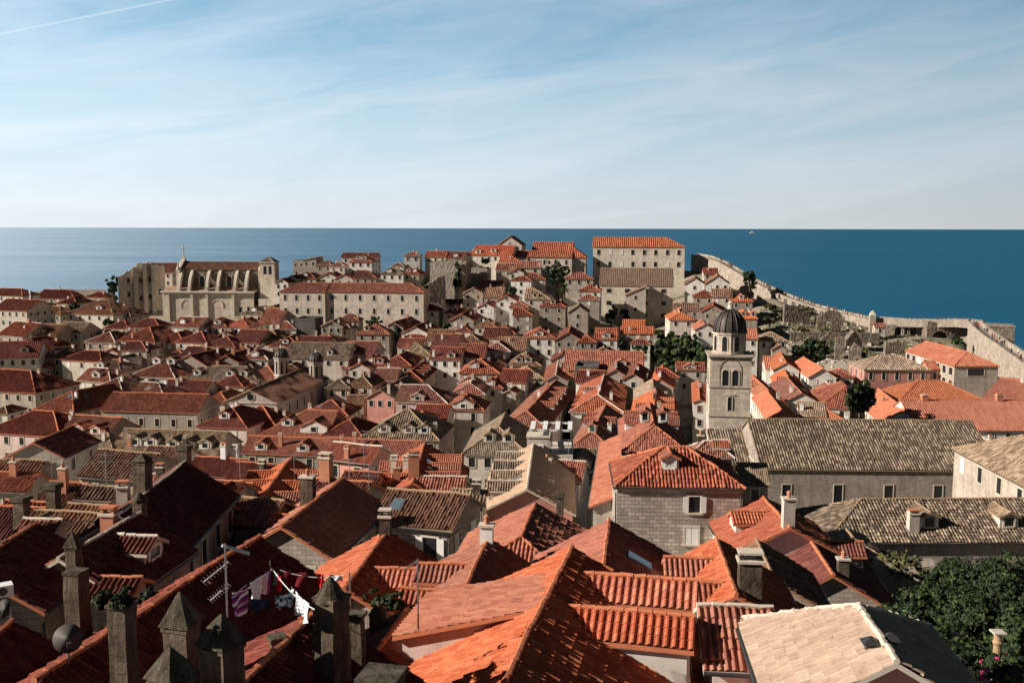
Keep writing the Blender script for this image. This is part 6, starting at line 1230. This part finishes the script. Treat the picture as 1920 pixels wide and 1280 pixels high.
clothmat('cloth_stripe', [(.16, .02, .14), (.75, .7, .72), (.35, .03, .22), (.05, .02, .08), (.6, .35, .5), (.2, .02, .16)], 2.6); clothmat('cloth_stripe_two', [(.7, .68, .75), (.3, .04, .28), (.12, .02, .12), (.55, .5, .6)], 4.0, 0); clothmat('cloth_check', [(.02, .03, .06), (.35, .38, .42)], 12, check=True)
LA, LB = PY(410, 1128, 21.0), PY(592, 1150, 21.5); LC = PY(512, 1068, 23.5); LD = PY(640, 1092, 23)
def line(name, a, b, label, sag=.12):
    mb = MB(); mb.tube([a.lerp(b, k / 10) - a - Vector((0, 0, sag * 4 * (k / 10) * (1 - k / 10))) for k in range(11)], .012, 'white_paint', 5); o = mb.build(name, None, a); tag(o, label, 'washing line'); return o
W0, W1 = PY(436, 1112, 21.4), PY(510, 1066, 24.0); line('washing_line', W0, W1, 'washing line rising to the right with a striped towel and white sheet')
W2_, W3_ = PY(512, 1068, 24), PY(590, 1142, 21); line('washing_line', W2_, W3_, 'taut pale washing line slanting down to the cone capped chimney'); W4, W5 = PY(525, 1068, 25), PY(645, 1078, 25); line('washing_line', W4, W5, 'washing line in the shade carrying red garments')
def garment(name, a, b, f0, f1, drop, m, label, cat, taper=0.0, wave=.05, seed=1):
    P0, P1 = a.lerp(b, f0), a.lerp(b, f1); d = P1 - P0; n_ = Vector((-d.y, d.x, 0)).normalized(); mb = MB(); N_, K = 10, 7; vs_ = []
    for j in range(K + 1):
        for i in range(N_ + 1):
            u, v = i / N_, j / K; uu = .5 + (u - .5) * (1 - taper * v); p = P0 + d * uu - Vector((0, 0, drop * v * (1 + .06 * math.sin(u * 9 + seed)) + .1 * u * (1 - u))) + n_ * (wave * math.sin(u * 8 + v * 3 + seed) * (v + .2)); vs_.append(p - P0)
    for off in (0.0, .012):
        base = len(mb.v); mb.v += [tuple(p + n_ * off) for p in vs_]
        for j in range(K):
            for i in range(N_):
                q = [i + j * (N_ + 1), i + 1 + j * (N_ + 1), i + 1 + (j + 1) * (N_ + 1), i + (j + 1) * (N_ + 1)]; mb.idx(base, q if off else q[::-1], m, [(0, 0)] * 4)
    o = mb.build(name, None, P0, smooth=True); tag(o, label, cat); return o
garment('towel', W0, W1, .0, .34, .62, 'cloth_stripe', 'purple white and pink striped towel at the low end of the line', 'towel', seed=2)
garment('sheet', W0, W1, .42, .70, .52, 'cloth_white', 'white lilac sheet hanging slanted beside the striped shirt', 'sheet', .15, seed=3)
garment('shirt', W0, W1, .68, .98, .48, 'cloth_stripe_two', 'lilac and purple striped shirt at the top of the line', 'shirt', .1, seed=4)
garment('cloth', W2_, W3_, .02, .10, .30, 'cloth_teal', 'small teal cloth beside the striped shirt', 'cloth', seed=5); garment('top', W2_, W3_, .10, .19, .36, 'cloth_red', 'bright red garment next to the small teal cloth', 'clothes', .3, seed=6)
garment('top', W2_, W3_, .46, .52, .22, 'cloth_white', 'small white strip of cloth left of the white shirt', 'clothes', .4, seed=7); garment('shirt', W2_, W3_, .56, .88, .50, 'cloth_white', 'plain white shirt lit by the sun on the lower line', 'shirt', .2, seed=8)
garment('skirt', W4, W5, .05, .42, .35, 'cloth_maroon', 'wide maroon cloth in shade on the back line', 'clothes', .2, seed=9); garment('top', W4, W5, .58, .68, .35, 'cloth_red', 'bright red garment near the cone capped chimney', 'clothes', .15, seed=10); garment('cloth', W4, W5, .78, .97, .16, 'cloth_white', 'white and pink cloth folded over the back line right of the chimney', 'cloth', seed=11)
garment('shorts', PY(470, 1122, 22), PY(505, 1120, 22.3), 0, 1, .25, 'cloth_navy', 'navy shorts hung low beneath the white sheet', 'shorts', .1, seed=12); garment('shirt', PY(516, 1116, 22), PY(548, 1110, 22.2), 0, 1, .3, 'cloth_check', 'dark checked shirt between the navy shorts and the white shirt', 'shirt', .1, seed=13)
# F1: raised shed roof on its sunny side
R1 = F1['root']; rfm = F1; W1_, D1_ = F1['W'], F1['D']; u0, zt0 = .25, 9.0; pit = math.tan(R(28)); v0, v1 = D1_ * .655, D1_ * .87; zlo = zt0 + 1.25; half = W1_ / 2; zr = zt0 + half * pit - .05
r2 = Roof(half - u0, v1 - v0, 'L', math.degrees(math.atan2(zr - zlo, half - u0))); mb = MB(); r2.build(mb, zlo, 'roof_O', 'ridge_clay', .235, .36, .25, lambda u, v, z: (u + u0, v + v0, z), ns=6, ov=(-.25, half - u0, -.2, v1 - v0 + .2)); mb.build('raised_roof', R1)
mb = MB()
for v in (v0, v1): mb.face([(u0, v, zt0 + u0 * pit - .1), (half, v, zr - .1), (u0, v, zlo - .02)], 'wall_p', [(0, 0), (4, 2), (0, 1)])
mb.face([(u0, v0, zt0 - .1), (u0, v1, zt0 - .1), (u0, v1, zlo), (u0, v0, zlo)], 'wall_p'); mb.build('raised_wall', R1)

# ================================================================ people on the sea wall
def person_mesh(name, shirt, trousers, hair, pose=0):
    sk_ = [(0, 0, .92, .15), (0, 0, 1.15, .14), (0, .01, 1.4, .16), (0, 0, 1.52, .06), (0, -.01, 1.66, .1), (0, -.01, 1.74, .085), (-.09, 0, .85, .095), (-.1, -.03 - .12 * pose, .48, .065), (-.1, .02 - .16 * pose, .06, .045), (-.1, -.1 - .16 * pose, .03, .04), (.09, 0, .85, .095), (.1, -.02 + .08 * pose, .48, .065), (.1, .05 + .18 * pose, .06, .045), (.1, -.08 + .18 * pose, .03, .04),
          (-.2, 0, 1.4, .06), (-.26, .03 + .08 * pose, 1.14, .045), (-.25, -.08 + .1 * pose, .92, .035), (.2, 0, 1.4, .06), (.26, .0 - .08 * pose, 1.14, .045), (.25, -.1 - .1 * pose, .92, .035)]
    ed = [(0, 1), (1, 2), (2, 3), (3, 4), (4, 5), (0, 6), (6, 7), (7, 8), (8, 9), (0, 10), (10, 11), (11, 12), (12, 13), (2, 14), (14, 15), (15, 16), (2, 17), (17, 18), (18, 19)]
    me = bpy.data.meshes.new(name); me.from_pydata([v[:3] for v in sk_], ed, []); o = bpy.data.objects.new(name, me); col.objects.link(o); sm = o.modifiers.new('s', 'SKIN'); sm.use_smooth_shade = True
    for i, v in enumerate(sk_): me.skin_vertices[0].data[i].radius = (v[3], v[3] * .85); me.skin_vertices[0].data[i].use_root = i == 0
    ss = o.modifiers.new('d', 'SUBSURF'); ss.levels = 1; ss.render_levels = 1
    dg = bpy.context.evaluated_depsgraph_get(); m2 = bpy.data.meshes.new_from_object(o.evaluated_get(dg)); bpy.data.objects.remove(o)
    m2.materials.clear()
    for q in (shirt, trousers, 'skin', hair): m2.materials.append(MAT[q])
    for p in m2.polygons:
        z = p.center.z; x = abs(p.center.x); p.material_index = 1 if z < .93 and x < .2 else 3 if z > 1.7 or (z > 1.58 and p.center.y > .02) else 2 if z > 1.5 or (x > .2 and z < 1.2) else 0
    m2.name = name; return m2
plain('skin', (.42, .24, .16), .7); plain('hair_dark', (.03, .02, .015), .7)
for n_, c_ in (('shirt_white', (.75, .74, .72)), ('shirt_red', (.45, .05, .05)), ('shirt_blue', (.06, .12, .3)), ('shirt_black', (.03, .03, .035)), ('shirt_grey', (.25, .25, .27)), ('trouser_dark', (.035, .04, .06)), ('trouser_khaki', (.25, .2, .13))): plain(n_, c_, .9)
PM = [(person_mesh('person', 'shirt_' + a, 'trouser_' + b, 'hair_dark', p), a) for a, b, p in (('white', 'dark', 0), ('red', 'dark', 1), ('blue', 'khaki', 1), ('black', 'dark', 0), ('grey', 'khaki', 1), ('black', 'khaki', 1))]
acc = [0]
for i in range(len(WP) - 1): acc.append(acc[-1] + (WP[i + 1] - WP[i]).length)
def along(s):
    for i in range(len(WP) - 1):
        if acc[i + 1] >= s:
            f = (s - acc[i]) / (acc[i + 1] - acc[i]); p = WP[i].lerp(WP[i + 1], f); d = WP[i + 1] - WP[i]; d.z = 0; d.normalize(); return p, Vector((-d.y, d.x, 0)), d, i
pr = random.Random(3); total = acc[-1]
where = ['on the far stretch of sea wall', 'on the terrace above the dark bastion', 'on the near stretch of sea wall']
def put(s, off):
    p, nrm, d, i = along(s); me, shirt = PM[pr.choice([0, 1, 2, 3, 3, 4, 5, 5])]; k = 0 if i < 10 else 1 if i < 14 else 2; o = bpy.data.objects.new('person', me); col.objects.link(o)
    pos = p + nrm * off; o.location = pos + Vector((0, 0, .0)); o.rotation_euler = (0, 0, math.atan2(d.y, d.x) + pr.choice([-1, 1]) * math.pi / 2 + pr.uniform(-.5, .5)); sc_ = pr.uniform(.92, 1.06); o.scale = (sc_,) * 3
    tag(o, f'tiny walker in a {shirt} top {where[k]}', 'person', f'{shirt} topped walkers {where[k]}')
for _ in range(62): put(pr.triangular(acc[1], acc[10], acc[7]), pr.uniform(.8, 3.2))
for _ in range(44): put(pr.triangular(acc[10] + 8, acc[14], acc[13]), pr.uniform(.8, 4.6))
for _ in range(34): put(pr.uniform(acc[14], acc[-1] - 2), pr.uniform(.8, 3.0))
# ferry on the horizon
bp3 = PZ(1411, 437.2, 0); fy = empty('ferry', (bp3.x, bp3.y, 0), R(4), 'small white ferry out at sea near the horizon', 'ship'); mb = MB(); k = 1.0
hull = [(-42, 0), (-40, -7), (30, -7), (44, 0), (30, 7), (-40, 7)]
for i in range(6):
    a, b = hull[i], hull[(i + 1) % 6]; mb.face([(a[0] * .96, a[1] * .9, -1), (b[0] * .96, b[1] * .9, -1), (b[0], b[1], 8), (a[0], a[1], 8)], 'white_paint')
mb.face([(x, y, 8) for x, y in hull], 'white_paint'); mb.build('hull', fy)
for nm, c0, c1 in (('deckhouse', (-28, -6, 8), (20, 6, 14)), ('bridge', (-14, -5, 14), (12, 5, 19)), ('funnel', (-12, -2, 19), (-5, 2, 26))): mb = MB(); mb.box(c0, c1, 'white_paint'); mb.build(nm, fy)

# ================================================================ labels: colour, roof, size and the nearest thing one can find
LM = [('the bell tower', (1365, 720)), ('the domed church', (560, 715)), ('the buttressed church', (400, 545)), ('the long ochre hospital', (660, 570)), ('the stone college', (1200, 565)), ('the hilltop barracks', (1190, 480)), ('the roof terrace', (1030, 830)), ('the ashlar house', (1275, 960)),
      ('the hanging washing', (520, 1110)), ('the friary nave', (1600, 830)), ('the park trees', (1280, 670)), ('the palm tree', (1060, 545)), ('the white villa', (680, 500)), ('the long palace', (280, 780)), ('the grey roof', (750, 790)), ('the tan row', (300, 830)),
      ('the dark friary wing', (1750, 975)), ('the pink building', (1690, 700)), ('the white block', (20, 680)), ('the ruined facade', (265, 550)), ('the cream roof', (1560, 1200)), ('the broad orange roof', (1130, 680)), ('the black conifer', (858, 515)), ('the pyramid chimneys', (370, 1180)), ('the long row', (610, 835))]
NUM = ['nearest', 'second', 'third', 'fourth', 'fifth', 'sixth', 'seventh', 'eighth', 'ninth', 'tenth', 'eleventh', 'twelfth']
todo = [r for r in HOUSES if r and not r['lab']]; keyed = {}
for r in todo:
    x, y = pix(r['c']); r['px'] = (x, y)
    def dd(l): return math.hypot((x - l[1][0]) * .8, (y - l[1][1]) * 1.5)
    l = min(LM, key=dd); dx, dy = x - l[1][0], (y - l[1][1]) * 1.6
    rel = ('right of' if dx > 0 else 'left of') if abs(dx) > abs(dy) else ('in front of' if dy > 0 else 'behind')
    size = 'small ' if r['W'] * r['D'] < 55 else 'large ' if r['W'] * r['D'] > 170 else ''
    kind = 'gabled' if set(r['t']) == set('LR') else 'hipped' if 'L' in r['t'] and 'F' in r['t'] else 'sloping' if len(r['t']) == 1 else 'pitched'
    n_ = r['nd']; extra = f", {['', 'one dormer', 'two dormers', 'three dormers', 'four dormers', 'five dormers', 'six dormers'][n_]}" if n_ else (', chimney' if r['nc'] == 1 else ', two chimneys' if r['nc'] == 2 else ', skylight' if r['ns'] else '')
    wn = {'s': 'stone', 'S': 'ashlar', 'c': 'cream', 'w': 'white', 'p': 'pinkish', 'P': 'pink', 'd': 'dark', 'l': 'pale', 'h': 'pale'}[r['wc']]
    a = f"{size}{wn} house, {RN[r['rc']]} {kind} roof{extra}" if r['t'] else f"{size}{wn} flat topped house"
    keyed.setdefault((a, rel, l[0]), []).append((dd(l), r))
for (a, rel, l), rs in keyed.items():
    rs.sort(key=lambda q: q[0])
    for i, (_, r) in enumerate(rs): r['root']['label'] = ' '.join((f"{a}, {rel} {l}" if len(rs) == 1 else f"{a}, {NUM[i]} {rel} {l}").split())
    for i, (_, r) in enumerate(rs):
        L_ = r['root']['label']
        while len(L_.replace(',', ' ').split()) > 16: L_ = L_.replace('small ', '').replace('large ', '') if ('small ' in L_ or 'large ' in L_) else L_.replace(', skylight', '').replace(', chimney', '').replace('in front of', 'before').replace('the long ochre', 'the ochre').replace(' house,', ',') 
        r['root']['label'] = L_
import collections
print('duplicate labels', [k for k, v in collections.Counter(o.get('label') for o in scene.objects if o.get('label') and o.type == 'EMPTY').items() if v > 1], 'long', [o['label'] for o in scene.objects if o.get('label') and len(o['label'].split()) > 16])
